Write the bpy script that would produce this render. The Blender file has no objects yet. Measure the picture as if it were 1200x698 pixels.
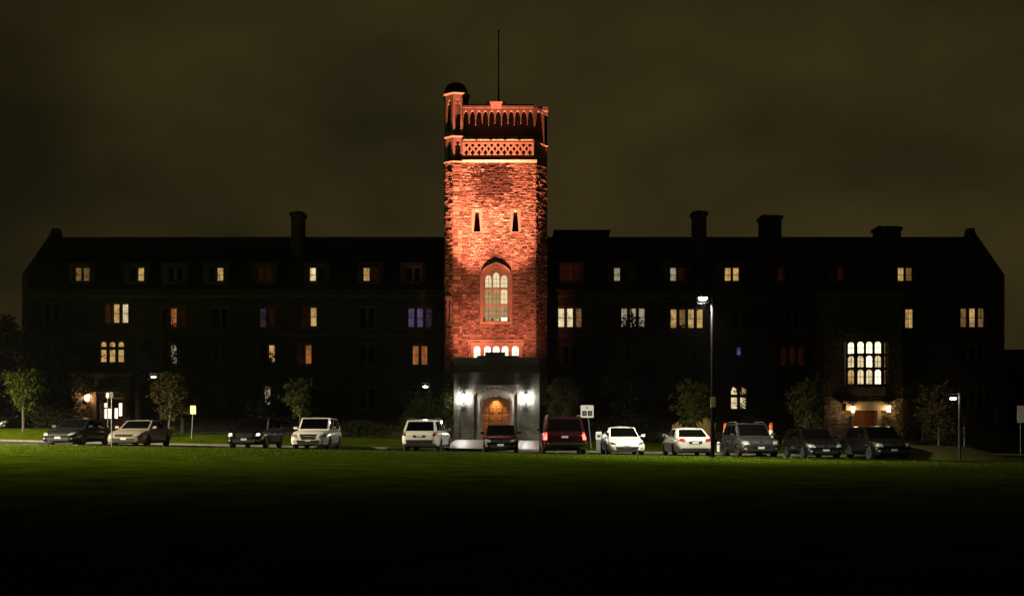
import bpy, math, random
import numpy as np
from mathutils import Vector, Matrix
from mathutils.bvhtree import BVHTree
from mathutils.geometry import tessellate_polygon

R = math.radians
rnd = random.Random(7)
sc = bpy.context.scene
COL = sc.collection

# ------------------------------------------------------------------ camera, sky, exposure
F, EYE, HZ = 1100.0, 1.3, 500.0          # focal length in photo pixels, eye height, horizon row
cam = bpy.data.cameras.new('camera')
cam.sensor_width = 36.0
cam.lens = 36.0 * F / 1200.0
cam.shift_y = (HZ - 349.0) / 1200.0
cam.clip_end = 6000.0
cam_o = bpy.data.objects.new('camera', cam)
cam_o.location = (0, 0, EYE)
cam_o.rotation_euler = (R(90), 0, 0)
COL.objects.link(cam_o)
sc.camera = cam_o

w = bpy.data.worlds.new('World')
sc.world = w
w.use_nodes = True
nt = w.node_tree
bg = nt.nodes['Background']
tc = nt.nodes.new('ShaderNodeTexCoord')
mp = nt.nodes.new('ShaderNodeMapping'); mp.inputs['Scale'].default_value = (1.0, 1.0, 1.5)
nz = nt.nodes.new('ShaderNodeTexNoise'); nz.inputs['Scale'].default_value = 4.2
nz.inputs['Detail'].default_value = 5.0; nz.inputs['Roughness'].default_value = 0.45; nz.inputs['Distortion'].default_value = 0.2
rp = nt.nodes.new('ShaderNodeValToRGB')
rp.color_ramp.elements[0].position = 0.34; rp.color_ramp.elements[0].color = (0.0140, 0.0115, 0.0043, 1)
rp.color_ramp.elements[1].position = 0.66; rp.color_ramp.elements[1].color = (0.0330, 0.0245, 0.0075, 1)
# town glow: a lobe of the overcast lit from beyond the right wing
dot = nt.nodes.new('ShaderNodeVectorMath'); dot.operation = 'DOT_PRODUCT'
dot.inputs[1].default_value = Vector((0.16, 0.97, 0.20)).normalized()
mr = nt.nodes.new('ShaderNodeMapRange'); mr.interpolation_type = 'SMOOTHSTEP'
mr.inputs['From Min'].default_value = 0.55; mr.inputs['From Max'].default_value = 0.985
mr.inputs['To Min'].default_value = 0.06; mr.inputs['To Max'].default_value = 1.30
mx = nt.nodes.new('ShaderNodeVectorMath'); mx.operation = 'SCALE'
nt.links.new(tc.outputs['Generated'], mp.inputs['Vector'])
nt.links.new(mp.outputs['Vector'], nz.inputs['Vector'])
nt.links.new(nz.outputs['Fac'], rp.inputs['Fac'])
nt.links.new(tc.outputs['Generated'], dot.inputs[0])
nt.links.new(dot.outputs['Value'], mr.inputs['Value'])
nt.links.new(rp.outputs['Color'], mx.inputs[0])
nt.links.new(mr.outputs['Result'], mx.inputs['Scale'])
nt.links.new(mx.outputs['Vector'], bg.inputs['Color'])
bg.inputs['Strength'].default_value = 0.86

sc.view_settings.view_transform = 'Standard'
sc.view_settings.look = 'None'
sc.view_settings.exposure = 0.0
sc.view_settings.gamma = 1.0
sc.view_settings.use_curve_mapping = False
sc.cycles.use_denoising = True
sc.cycles.sample_clamp_indirect = 2.0
sc.cycles.max_bounces = 5

FLOOD_C = (1.0, 0.235, 0.125)
# powers of the lamps of the place (watts)
P_LAWN_SIDE, P_TALL, P_SHORT = 88000, 7000, 900
P_FLOOD, P_PORCH, P_WALL = 106000, 60, 40

# ------------------------------------------------------------------ helpers
def at(px, py, d):
    return Vector(((px - 600.0) / F * d, d, (HZ - py) / F * d + EYE))
def X_(px, d): return (px - 600.0) / F * d
def Z_(py, d): return (HZ - py) / F * d + EYE

def tag(o, label=None, cat=None, group=None, kind=None):
    if label: o['label'] = label
    if cat: o['category'] = cat
    if group: o['group'] = group
    if kind: o['kind'] = kind
    return o
def thing(name, label, cat, loc=(0, 0, 0), rz=0.0, group=None):
    o = bpy.data.objects.new(name, None); COL.objects.link(o)
    o.location = loc; o.rotation_euler = (0, 0, rz); o.empty_display_size = 0.2
    return tag(o, label, cat, group)

class MB:
    def __init__(s): s.v = []; s.f = []; s.m = []
    def add(s, vs, fs, m=0):
        b = len(s.v); s.v.extend([tuple(p) for p in vs])
        for f in fs: s.f.append(tuple(b + i for i in f)); s.m.append(m)
        return s
    def box(s, x0, x1, y0, y1, z0, z1, m=0):
        if x1 < x0: x0, x1 = x1, x0
        if y1 < y0: y0, y1 = y1, y0
        if z1 < z0: z0, z1 = z1, z0
        vs = [(x0,y0,z0),(x1,y0,z0),(x1,y1,z0),(x0,y1,z0),(x0,y0,z1),(x1,y0,z1),(x1,y1,z1),(x0,y1,z1)]
        return s.add(vs, [(0,3,2,1),(4,5,6,7),(0,1,5,4),(1,2,6,5),(2,3,7,6),(3,0,4,7)], m)
    def hexa(s, b, t, m=0):            # bottom 4 and top 4 corners, counter-clockwise seen from above
        return s.add(list(b) + list(t), [(0,3,2,1),(4,5,6,7),(0,1,5,4),(1,2,6,5),(2,3,7,6),(3,0,4,7)], m)
    def tube(s, pts, rads, n=8, m=0, cap=True):
        pts = [Vector(p) for p in pts]
        if not hasattr(rads, '__len__'): rads = [rads] * len(pts)
        rings = []
        for i, p in enumerate(pts):
            d = (pts[min(i+1, len(pts)-1)] - pts[max(i-1, 0)])
            d = d.normalized() if d.length > 1e-9 else Vector((0,0,1))
            a = d.orthogonal().normalized() if i == 0 else (rings_a - d * rings_a.dot(d)).normalized()
            rings_a = a; b = d.cross(a)
            rings.append([p + (a*math.cos(2*math.pi*k/n) + b*math.sin(2*math.pi*k/n)) * rads[i] for k in range(n)])
        vs = [q for r in rings for q in r]; fs = []
        for i in range(len(rings)-1):
            for k in range(n):
                k2 = (k+1) % n
                fs.append((i*n+k, i*n+k2, (i+1)*n+k2, (i+1)*n+k))
        if cap:
            fs.append(tuple(reversed(range(n)))); fs.append(tuple(range((len(rings)-1)*n, len(rings)*n)))
        return s.add(vs, fs, m)
    def lathe(s, prof, c, n=16, m=0, axis='z'):
        vs = []
        for r, h in prof:
            for k in range(n):
                a = 2*math.pi*k/n
                p = (r*math.cos(a), r*math.sin(a), h)
                if axis == 'y': p = (p[0], p[2], p[1])
                vs.append((c[0]+p[0], c[1]+p[1], c[2]+p[2]))
        fs = [(i*n+k, i*n+(k+1) % n, (i+1)*n+(k+1) % n, (i+1)*n+k) for i in range(len(prof)-1) for k in range(n)]
        if prof[0][0] > 1e-4: fs.append(tuple(reversed(range(n))))
        if prof[-1][0] > 1e-4: fs.append(tuple(range((len(prof)-1)*n, len(prof)*n)))
        return s.add(vs, fs, m)
    def plate(s, outer, holes, fn, t, m=0):     # outline with holes in (u, v), thickness t; fn(u, v, w) -> point
        loops = [outer] + list(holes)
        flat = [p for l in loops for p in l]
        tri = tessellate_polygon([[Vector((u, v, 0)) for u, v in l] for l in loops])
        n = len(flat)
        vs = [fn(u, v, 0) for u, v in flat] + [fn(u, v, t) for u, v in flat]
        fs = []
        for a, b, c in tri:
            ar = (flat[b][0]-flat[a][0])*(flat[c][1]-flat[a][1]) - (flat[c][0]-flat[a][0])*(flat[b][1]-flat[a][1])
            if abs(ar) < 1e-9: continue
            if ar < 0: b, c = c, b
            fs += [(a, b, c), (n+a, n+c, n+b)]
        i = 0
        for l in loops:
            k = len(l)
            for j in range(k):
                a, b = i+j, i+(j+1) % k
                fs.append((a, n+a, n+b, b))
            i += k
        return s.add(vs, fs, m)
    def grid(s, fn, nu, nv, m=0):
        vs = [fn(i/nu, j/nv) for j in range(nv+1) for i in range(nu+1)]
        fs = [(j*(nu+1)+i, j*(nu+1)+i+1, (j+1)*(nu+1)+i+1, (j+1)*(nu+1)+i) for j in range(nv) for i in range(nu)]
        return s.add(vs, fs, m)
    def build(s, name, mats, parent=None, smooth=False, fix=False):
        me = bpy.data.meshes.new(name)
        me.from_pydata(s.v, [], s.f)
        for mt in (mats if isinstance(mats, (list, tuple)) else [mats]): me.materials.append(mt)
        if len(me.materials) > 1: me.polygons.foreach_set('material_index', s.m)
        if smooth: me.polygons.foreach_set('use_smooth', [True]*len(me.polygons))
        if fix:
            import bmesh
            bm = bmesh.new(); bm.from_mesh(me); bmesh.ops.recalc_face_normals(bm, faces=bm.faces[:]); bm.to_mesh(me); bm.free()
        me.update()
        o = bpy.data.objects.new(name, me); COL.objects.link(o)
        if parent is not None: o.parent = parent
        return o

def dup(o, parent):
    c = o.copy(); COL.objects.link(c); c.parent = parent
    for ch in list(o.children): dup(ch, c)
    return c

# ------------------------------------------------------------------ materials
def pmat(name, col, rough=0.6, metal=0.0, coat=0.0, spec=0.5):
    m = bpy.data.materials.new(name); m.use_nodes = True
    b = m.node_tree.nodes['Principled BSDF']
    b.inputs['Base Color'].default_value = (*col, 1); b.inputs['Roughness'].default_value = rough
    b.inputs['Metallic'].default_value = metal; b.inputs['Coat Weight'].default_value = coat
    b.inputs['Coat Roughness'].default_value = 0.06; b.inputs['Specular IOR Level'].default_value = spec
    return m
def noisy(name, c0, c1, scale, rough=0.85, bump=0.0, bscale=None, detail=5, metal=0.0, spec=0.5, dist=0.02):
    m = pmat(name, c0, rough, metal, 0, spec); n = m.node_tree; b = n.nodes['Principled BSDF']
    t = n.nodes.new('ShaderNodeTexCoord')
    z = n.nodes.new('ShaderNodeTexNoise'); z.inputs['Scale'].default_value = scale; z.inputs['Detail'].default_value = detail
    r = n.nodes.new('ShaderNodeValToRGB')
    r.color_ramp.elements[0].position = 0.3; r.color_ramp.elements[0].color = (*c0, 1)
    r.color_ramp.elements[1].position = 0.7; r.color_ramp.elements[1].color = (*c1, 1)
    n.links.new(t.outputs['Object'], z.inputs['Vector']); n.links.new(z.outputs['Fac'], r.inputs['Fac'])
    n.links.new(r.outputs['Color'], b.inputs['Base Color'])
    if bump:
        z2 = n.nodes.new('ShaderNodeTexNoise'); z2.inputs['Scale'].default_value = bscale or scale*4; z2.inputs['Detail'].default_value = 6
        u = n.nodes.new('ShaderNodeBump'); u.inputs['Strength'].default_value = bump; u.inputs['Distance'].default_value = dist
        n.links.new(t.outputs['Object'], z2.inputs['Vector']); n.links.new(z2.outputs['Fac'], u.inputs['Height'])
        n.links.new(u.outputs['Normal'], b.inputs['Normal'])
    return m
def emit(name, col, strength, vary=0.0, scale=3.0, gloss=True):
    m = pmat(name, (0.02, 0.02, 0.02), 0.15); n = m.node_tree; b = n.nodes['Principled BSDF']
    b.inputs['Emission Color'].default_value = (*col, 1); b.inputs['Emission Strength'].default_value = strength
    if vary and 'curtain' not in name:
        # the room behind: curtain folds, dark furniture and shelves, a brighter patch near the ceiling light
        t = n.nodes.new('ShaderNodeTexCoord')
        v1 = n.nodes.new('ShaderNodeTexVoronoi'); v1.inputs['Scale'].default_value = scale*0.9
        mp = n.nodes.new('ShaderNodeMapping'); mp.inputs['Scale'].default_value = (1.0, 0.0, 0.7)
        z = n.nodes.new('ShaderNodeTexNoise'); z.inputs['Scale'].default_value = scale*1.4; z.inputs['Detail'].default_value = 6; z.inputs['Roughness'].default_value = 0.6
        mp2 = n.nodes.new('ShaderNodeMapping'); mp2.inputs['Scale'].default_value = (9.0, 0.0, 0.25)
        z2 = n.nodes.new('ShaderNodeTexNoise'); z2.inputs['Scale'].default_value = 1.0; z2.inputs['Detail'].default_value = 2
        ad = n.nodes.new('ShaderNodeMath'); ad.operation = 'MULTIPLY_ADD'; ad.inputs[1].default_value = 0.45
        a2 = n.nodes.new('ShaderNodeMath'); a2.operation = 'MULTIPLY_ADD'; a2.inputs[1].default_value = 0.35
        r = n.nodes.new('ShaderNodeMapRange'); r.inputs['From Min'].default_value = 0.62; r.inputs['From Max'].default_value = 1.05
        r.inputs['To Min'].default_value = strength*(1-vary); r.inputs['To Max'].default_value = strength*1.15
        L = n.links.new
        L(t.outputs['Object'], mp.inputs['Vector']); L(mp.outputs['Vector'], v1.inputs['Vector']); L(mp.outputs['Vector'], z.inputs['Vector'])
        L(t.outputs['Object'], mp2.inputs['Vector']); L(mp2.outputs['Vector'], z2.inputs['Vector'])
        sp = n.nodes.new('ShaderNodeSeparateColor'); L(v1.outputs['Color'], sp.inputs[0])
        L(sp.outputs[0], a2.inputs[0]); L(z.outputs['Fac'], a2.inputs[2]); L(z2.outputs['Fac'], ad.inputs[0]); L(a2.outputs[0], ad.inputs[2])
        L(ad.outputs[0], r.inputs['Value']); L(r.outputs['Result'], b.inputs['Emission Strength'])
    elif vary:   # curtains, shelves and furniture seen in the lit room
        t = n.nodes.new('ShaderNodeTexCoord')
        mp = n.nodes.new('ShaderNodeMapping'); mp.inputs['Scale'].default_value = (1.0, 1.0, 0.55)
        z = n.nodes.new('ShaderNodeTexNoise'); z.inputs['Scale'].default_value = scale; z.inputs['Detail'].default_value = 3
        r = n.nodes.new('ShaderNodeMapRange'); r.inputs['From Min'].default_value = 0.30; r.inputs['From Max'].default_value = 0.62
        r.inputs['To Min'].default_value = strength*(1-vary); r.inputs['To Max'].default_value = strength
        n.links.new(t.outputs['Object'], mp.inputs['Vector']); n.links.new(mp.outputs['Vector'], z.inputs['Vector'])
        n.links.new(z.outputs['Fac'], r.inputs['Value']); n.links.new(r.outputs['Result'], b.inputs['Emission Strength'])
    return m

def masonry(name, c0, c1, mortar, bw, rh, bump=0.6):
    m = pmat(name, c0, 0.9); n = m.node_tree; b = n.nodes['Principled BSDF']
    t = n.nodes.new('ShaderNodeTexCoord'); mp = n.nodes.new('ShaderNodeMapping')
    mp.inputs['Rotation'].default_value = (R(90), 0, 0)
    br = n.nodes.new('ShaderNodeTexBrick'); br.inputs['Scale'].default_value = 1.0
    br.inputs['Color1'].default_value = (*c0, 1); br.inputs['Color2'].default_value = (*c1, 1); br.inputs['Mortar'].default_value = (*mortar, 1)
    br.inputs['Brick Width'].default_value = bw; br.inputs['Row Height'].default_value = rh
    br.inputs['Mortar Size'].default_value = 0.012; br.inputs['Bias'].default_value = -0.1
    z = n.nodes.new('ShaderNodeTexNoise'); z.inputs['Scale'].default_value = 9; z.inputs['Detail'].default_value = 5
    mxx = n.nodes.new('ShaderNodeMix'); mxx.data_type = 'RGBA'; mxx.blend_type = 'MULTIPLY'; mxx.inputs['Factor'].default_value = 0.6
    ad = n.nodes.new('ShaderNodeMath'); ad.operation = 'MULTIPLY_ADD'; ad.inputs[1].default_value = -1.5
    u = n.nodes.new('ShaderNodeBump'); u.inputs['Strength'].default_value = bump; u.inputs['Distance'].default_value = 0.03
    L = n.links.new
    L(t.outputs['Object'], mp.inputs['Vector']); L(mp.outputs['Vector'], br.inputs['Vector']); L(t.outputs['Object'], z.inputs['Vector'])
    L(br.outputs['Color'], mxx.inputs['A']); L(z.outputs['Fac'], mxx.inputs['B']); L(mxx.outputs['Result'], b.inputs['Base Color'])
    L(br.outputs['Fac'], ad.inputs[0]); L(z.outputs['Fac'], ad.inputs[2]); L(ad.outputs[0], u.inputs['Height']); L(u.outputs['Normal'], b.inputs['Normal'])
    return m

def rubble_mat(name, dark, light, stain=None):
    """each stone carries its own tone; optionally an ivy-dark stain patch"""
    m = pmat(name, light, 0.92, spec=0.25); n = m.node_tree; b = n.nodes['Principled BSDF']; L = n.links.new
    a = n.nodes.new('ShaderNodeAttribute'); a.attribute_name = 'tone'
    t = n.nodes.new('ShaderNodeTexCoord')
    z = n.nodes.new('ShaderNodeTexNoise'); z.inputs['Scale'].default_value = 5.0; z.inputs['Detail'].default_value = 7; z.inputs['Roughness'].default_value = 0.65
    ad = n.nodes.new('ShaderNodeMath'); ad.operation = 'MULTIPLY_ADD'; ad.inputs[1].default_value = 0.75
    sb = n.nodes.new('ShaderNodeMath'); sb.operation = 'SUBTRACT'; sb.inputs[1].default_value = 0.38
    r = n.nodes.new('ShaderNodeValToRGB')
    r.color_ramp.elements[0].position = 0.05; r.color_ramp.elements[0].color = (*dark, 1)
    r.color_ramp.elements[1].position = 0.9; r.color_ramp.elements[1].color = (*light, 1)
    L(t.outputs['Object'], z.inputs['Vector']); L(z.outputs['Fac'], ad.inputs[0]); L(a.outputs['Fac'], ad.inputs[2])
    L(ad.outputs[0], sb.inputs[0]); L(sb.outputs[0], r.inputs['Fac'])
    col = r.outputs['Color']
    if stain:
        c, rad = stain
        mp = n.nodes.new('ShaderNodeMapping'); mp.vector_type = 'POINT'
        mp.inputs['Location'].default_value = (-c[0]/rad[0], 0, -c[1]/rad[1]); mp.inputs['Scale'].default_value = (1/rad[0], 0.0, 1/rad[1])
        ln = n.nodes.new('ShaderNodeVectorMath'); ln.operation = 'LENGTH'
        z2 = n.nodes.new('ShaderNodeTexNoise'); z2.inputs['Scale'].default_value = 2.4; z2.inputs['Detail'].default_value = 8; z2.inputs['Roughness'].default_value = 0.75
        am = n.nodes.new('ShaderNodeMath'); am.operation = 'MULTIPLY_ADD'; am.inputs[1].default_value = -5.4
        mr = n.nodes.new('ShaderNodeMapRange'); mr.inputs['From Min'].default_value = -1.75; mr.inputs['From Max'].default_value = -1.2
        mr.inputs['To Min'].default_value = 0.93; mr.inputs['To Max'].default_value = 0.0
        mi = n.nodes.new('ShaderNodeMix'); mi.data_type = 'RGBA'; mi.inputs['B'].default_value = (0.03, 0.022, 0.018, 1)
        L(t.outputs['Object'], mp.inputs['Vector']); L(mp.outputs['Vector'], ln.inputs[0]); L(t.outputs['Object'], z2.inputs['Vector'])
        L(z2.outputs['Fac'], am.inputs[0]); L(ln.outputs['Value'], am.inputs[2]); L(am.outputs[0], mr.inputs['Value'])
        L(mr.outputs['Result'], mi.inputs['Factor']); L(col, mi.inputs['A']); col = mi.outputs['Result']
    L(col, b.inputs['Base Color'])
    z3 = n.nodes.new('ShaderNodeTexNoise'); z3.inputs['Scale'].default_value = 22; z3.inputs['Detail'].default_value = 5
    u = n.nodes.new('ShaderNodeBump'); u.inputs['Strength'].default_value = 0.38; u.inputs['Distance'].default_value = 0.025
    L(t.outputs['Object'], z3.inputs['Vector']); L(z3.outputs['Fac'], u.inputs['Height']); L(u.outputs['Normal'], b.inputs['Normal'])
    return m

M = {}
STAIN = ((X_(578, 75), Z_(211, 75)), (1.3, 1.7))
M['rubble'] = rubble_mat('rubble limestone', (0.13, 0.10, 0.08), (0.50, 0.41, 0.33), STAIN)
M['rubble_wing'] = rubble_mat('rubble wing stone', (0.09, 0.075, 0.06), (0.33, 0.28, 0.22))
M['mortar'] = noisy('recessed mortar', (0.10, 0.05, 0.07), (0.20, 0.17, 0.14), 6, 0.95)
M['ashlar'] = noisy('dressed limestone', (0.36, 0.31, 0.25), (0.50, 0.44, 0.36), 2.2, 0.85, 0.25, 18)
M['porch_stone'] = masonry('porch ashlar', (0.25, 0.24, 0.20), (0.31, 0.295, 0.25), (0.12, 0.115, 0.10), 1.1, 0.42, 0.25)
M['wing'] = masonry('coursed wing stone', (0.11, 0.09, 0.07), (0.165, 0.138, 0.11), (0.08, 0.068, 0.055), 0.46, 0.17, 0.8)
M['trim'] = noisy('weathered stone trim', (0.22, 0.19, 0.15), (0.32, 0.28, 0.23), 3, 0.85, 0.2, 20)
M['dim_trim'] = noisy('dimmed limestone trim', (0.13, 0.11, 0.09), (0.20, 0.17, 0.14), 3, 0.9, 0.2, 20)  # trim darkened in colour to hold down the light on wings and crown
M['slate'] = noisy('roof slate', (0.035, 0.035, 0.04), (0.06, 0.058, 0.06), 3, 0.75, 0.4, 8)
M['lead'] = pmat('lead sheet', (0.06, 0.06, 0.065), 0.6, 0.3)
M['dark_glass'] = pmat('unlit window glass', (0.012, 0.012, 0.014), 0.12)
M['bars'] = pmat('dark painted glazing bars', (0.05, 0.045, 0.04), 0.5)
M['oak'] = noisy('varnished oak', (0.34, 0.12, 0.028), (0.46, 0.18, 0.05), 5, 0.45, 0.15, 25)
M['oak_red'] = noisy('reddish door timber', (0.16, 0.05, 0.02), (0.22, 0.07, 0.03), 5, 0.5)
M['iron'] = pmat('black iron', (0.02, 0.02, 0.02), 0.5, 0.6)
M['galv'] = noisy('galvanised steel', (0.16, 0.16, 0.16), (0.24, 0.24, 0.24), 8, 0.45, metal=0.6)
M['black_pole'] = pmat('black powder coat', (0.004, 0.004, 0.004), 0.7, spec=0.05)
M['grey_pole'] = pmat('grey painted pole', (0.045, 0.045, 0.045), 0.7, spec=0.2)
M['asphalt'] = noisy('asphalt', (0.025, 0.025, 0.025), (0.04, 0.039, 0.037), 2.0, 0.95, 0.3, 90, spec=0.1)
M['concrete'] = noisy('damp concrete paving', (0.20, 0.185, 0.165), (0.30, 0.28, 0.25), 1.5, 0.42, 0.1, 40)
M['kerb'] = noisy('concrete kerb', (0.09, 0.08, 0.06), (0.15, 0.135, 0.10), 3, 0.9, 0.2, 30, spec=0.2)
M['grass'] = noisy('lawn grass', (0.028, 0.050, 0.002), (0.070, 0.102, 0.004), 0.8, 0.95, 1.0, 30, 14, spec=0.0, dist=0.06)
M['leaf_litter'] = noisy('grass with leaf litter', (0.055, 0.06, 0.010), (0.12, 0.095, 0.025), 5.0, 0.95, 0.7, 40, 8, spec=0.1)
M['soil'] = noisy('dark ground', (0.02, 0.025, 0.01), (0.035, 0.04, 0.015), 0.2, 0.95)
M['bark'] = noisy('bark', (0.04, 0.032, 0.025), (0.08, 0.065, 0.05), 9, 0.9, 0.5, 30)
M['sign_white'] = pmat('white sign sheet', (0.72, 0.72, 0.70), 0.45)
M['sign_yellow'] = pmat('cream sign sheet', (0.70, 0.62, 0.36), 0.45)
M['sign_black'] = pmat('black sign print', (0.02, 0.02, 0.02), 0.6)
M['rubber'] = pmat('tyre rubber', (0.018, 0.018, 0.018), 0.8)
M['alloy'] = pmat('wheel alloy', (0.55, 0.55, 0.56), 0.28, 0.9)
M['alloy_dark'] = pmat('dark wheel alloy', (0.2, 0.2, 0.21), 0.3, 0.8)
M['car_glass'] = pmat('car window glass', (0.002, 0.002, 0.002), 0.02, spec=0.35)
M['trim_black'] = pmat('black car plastic', (0.018, 0.018, 0.018), 0.5)
M['chrome'] = pmat('chrome', (0.75, 0.75, 0.75), 0.12, 1.0)
M['lens'] = pmat('headlight lens', (0.55, 0.55, 0.52), 0.10, 0.6, 1.0)
M['lens_dark'] = pmat('smoked headlight lens', (0.10, 0.10, 0.10), 0.10, 0.5, 1.0)
M['tail'] = pmat('red tail lens', (0.20, 0.010, 0.008), 0.12, 0, 1.0)
M['plate'] = pmat('number plate', (0.62, 0.63, 0.66), 0.4)
M['plate_dark'] = pmat('shaded dark plate', (0.10, 0.12, 0.08), 0.4)  # copy of the plate with shade put into its colour
M['orange'] = pmat('orange reflective plastic', (0.75, 0.14, 0.03), 0.5)
M['white_band'] = pmat('white reflective band', (0.75, 0.75, 0.72), 0.5)

# ------------------------------------------------------------------ terrain
def sm(a, b, x):
    t = max(0.0, min(1.0, (x - a) / (b - a))); return t*t*(3-2*t)
def back(x): return row_d(x) + 6.3
def row_d(x): return 46.1 - 0.105 * max(-30, min(30, x))        # nearest face of the parked row
def h(x, y):
    xc = max(-45, min(45, x))
    base = -0.05 - 0.0145 * xc * sm(0, 40, y)
    if y < 46: base -= 0.10 * (1 - sm(6, 42, y))
    base += sm(53, 64, y) * (0.25 - 0.008 * xc)
    base -= sm(66, 72, y) * (-0.0225 * xc + 0.0)  * 0.85         # levels out along the building
    return base
def mound(x, y, cx, cy, rx, ry, hh):
    q = ((x-cx)/rx)**2 + ((y-cy)/ry)**2
    return hh * math.exp(-1.6*q)
def hb(x, y):
    z = h(x, y)
    k = sm(back(x)+.4, back(x)+5, y)
    z += k*(mound(x, y, -30, 62, 8, 3.5, 0.25) + mound(x, y, 5.5, 62.5, 4, 3, 0.16) + mound(x, y, -15, 63, 6, 4, 0.12) + mound(x, y, 14, 62, 5, 3, 0.2))
    return z

mb = MB(); mb.grid(lambda u, v: (-1500+3000*u, -600+3600*v, -0.75), 8, 8)
tag(mb.build('ground', M['soil']), kind='structure')

def edge(x): return row_d(x) - 0.55
mb = MB()
def fl(u, v):
    x = -70 + 140*u; y0 = -12.0; y1 = edge(x) - 0.15
    y = y0 + (y1-y0)*v
    return (x, y, h(x, y) + 0.10)
mb.grid(fl, 120, 110)
tag(mb.build('front_lawn', M['grass'], smooth=True), kind='structure')

mb = MB()
n = 120
for i in range(n):
    xa = -70+140*i/n; xb = -70+140*(i+1)/n
    ya, yb = edge(xa), edge(xb); za, zb = h(xa, ya), h(xb, yb)
    mb.hexa([(xa, ya-0.15, za-0.3), (xb, yb-0.15, zb-0.3), (xb, yb, zb-0.3), (xa, ya, za-0.3)],
            [(xa, ya-0.15, za+0.105), (xb, yb-0.15, zb+0.105), (xb, yb, zb+0.095), (xa, ya, za+0.095)])
tag(mb.build('lawn_kerb', M['kerb']), kind='structure')

mb = MB()
def pk(u, v):
    x = -70+140*u; y = edge(x) + (back(x)-edge(x))*v
    return (x, y, h(x, y))
mb.grid(pk, 100, 12)
tag(mb.build('parking_lot', M['asphalt'], smooth=True), kind='structure')
# painted bay lines
mb = MB()
for i in range(24):
    x = -33 + 2.95*i; y0 = edge(x)+0.15
    for j in range(5):
        ya, yb = y0+j, y0+j+1
        mb.add([(x-0.05, ya, h(x,ya)+0.005), (x+0.05, ya, h(x,ya)+0.005), (x+0.05, yb, h(x,yb)+0.005), (x-0.05, yb, h(x,yb)+0.005)], [(0,1,2,3)])
tag(mb.build('road_markings', M['sign_white']), kind='structure')

DP_ = 71.0
WALK = (X_(530, 60), X_(640, 60))
mb = MB()
def bl(u, v):
    x = -75+150*u; y = back(x)+.15 + (95-back(x)-.15)*v
    return (x, y, hb(x, y) + 0.10)
mb.grid(bl, 150, 60)
tag(mb.build('rear_lawn', M['grass'], smooth=True), kind='structure')
mb = MB()
for i in range(n):
    xa = -75+150*i/n; xb = -75+150*(i+1)/n
    ya, yb = back(xa), back(xb); za, zb = h(xa, ya), h(xb, yb)
    mb.hexa([(xa, ya, za-0.3), (xb, yb, zb-0.3), (xb, yb+.15, zb-0.3), (xa, ya+.15, za-0.3)],
            [(xa, ya, za+0.10), (xb, yb, zb+0.10), (xb, yb+.15, zb+0.112), (xa, ya+.15, za+0.112)])
tag(mb.build('rear_kerb', M['kerb']), kind='structure')
mb = MB()
def wk(u, v):
    x = WALK[0] + (WALK[1]-WALK[0])*u; y = 52.3 + (DP_-52.3)*v
    return (x, y, max(hb(x, y), h(x, y)) + 0.125)
mb.grid(wk, 12, 24)
tag(mb.build('entrance_walk', M['concrete'], smooth=True), kind='structure')
# side drive leaving the car park to the right and the island with leaf litter beside it
mb = MB()
def dv(u, v):
    x = 25.5 + 45*u; y = 54.5 + 4.2*v
    return (x, y, hb(x, y) + 0.13)
mb.grid(dv, 30, 8)
tag(mb.build('side_drive', M['concrete'], smooth=True), kind='structure')
mb = MB()
def isl(u, v):
    x = 18.3 + 7.6*u; y = 45.2 + 9.0*v
    e = min(u, 1-u)*7.6; e2 = min(v, 1-v)*9
    return (x, y, h(x, y) + 0.06 + 0.62*sm(0, 2.6, e)*sm(0, 3.5, e2))
mb.grid(isl, 24, 24)
tag(mb.build('island_terrain', M['leaf_litter'], smooth=True), kind='structure')

# blades standing along the lit edge of the front lawn
g = MB(); rg = random.Random(3)
for i in range(42000):
    x = rg.uniform(-30, 27); e = edge(x) - 0.17
    y = e - abs(rg.gauss(0, 7.0))
    if y < 12: continue
    z = h(x, y) + 0.095; hh = rg.uniform(0.03, 0.05); a = rg.uniform(0, 6.28); wv = rg.uniform(0.010, 0.022)
    dx, dy = math.cos(a)*wv, math.sin(a)*wv
    g.add([(x-dx, y-dy, z), (x+dx, y+dy, z), (x+rg.uniform(-.04, .04), y+rg.uniform(-.04, .04), z+hh)], [(0, 1, 2)])
def leafmat(name, c, c2, trans=0.25):
    m = pmat(name, c, 0.7, spec=0.08); n = m.node_tree; b = n.nodes['Principled BSDF']
    gi = n.nodes.new('ShaderNodeNewGeometry'); r = n.nodes.new('ShaderNodeValToRGB')
    r.color_ramp.elements[0].color = (*c, 1); r.color_ramp.elements[1].color = (*c2, 1)
    n.links.new(gi.outputs['Random Per Island'], r.inputs['Fac']); n.links.new(r.outputs['Color'], b.inputs['Base Color'])
    tr = n.nodes.new('ShaderNodeBsdfTranslucent'); ms = n.nodes.new('ShaderNodeMixShader'); ms.inputs[0].default_value = trans
    n.links.new(r.outputs['Color'], tr.inputs['Color']); n.links.new(b.outputs[0], ms.inputs[1]); n.links.new(tr.outputs[0], ms.inputs[2])
    n.links.new(ms.outputs[0], n.nodes['Material Output'].inputs['Surface'])
    return m
M['blade'] = leafmat('grass blades', (0.042, 0.074, 0.002), (0.074, 0.104, 0.004))
tag(g.build('grass', M['blade']), 'short mown grass blades covering the dark front lawn', 'grass', kind='stuff')

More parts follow.
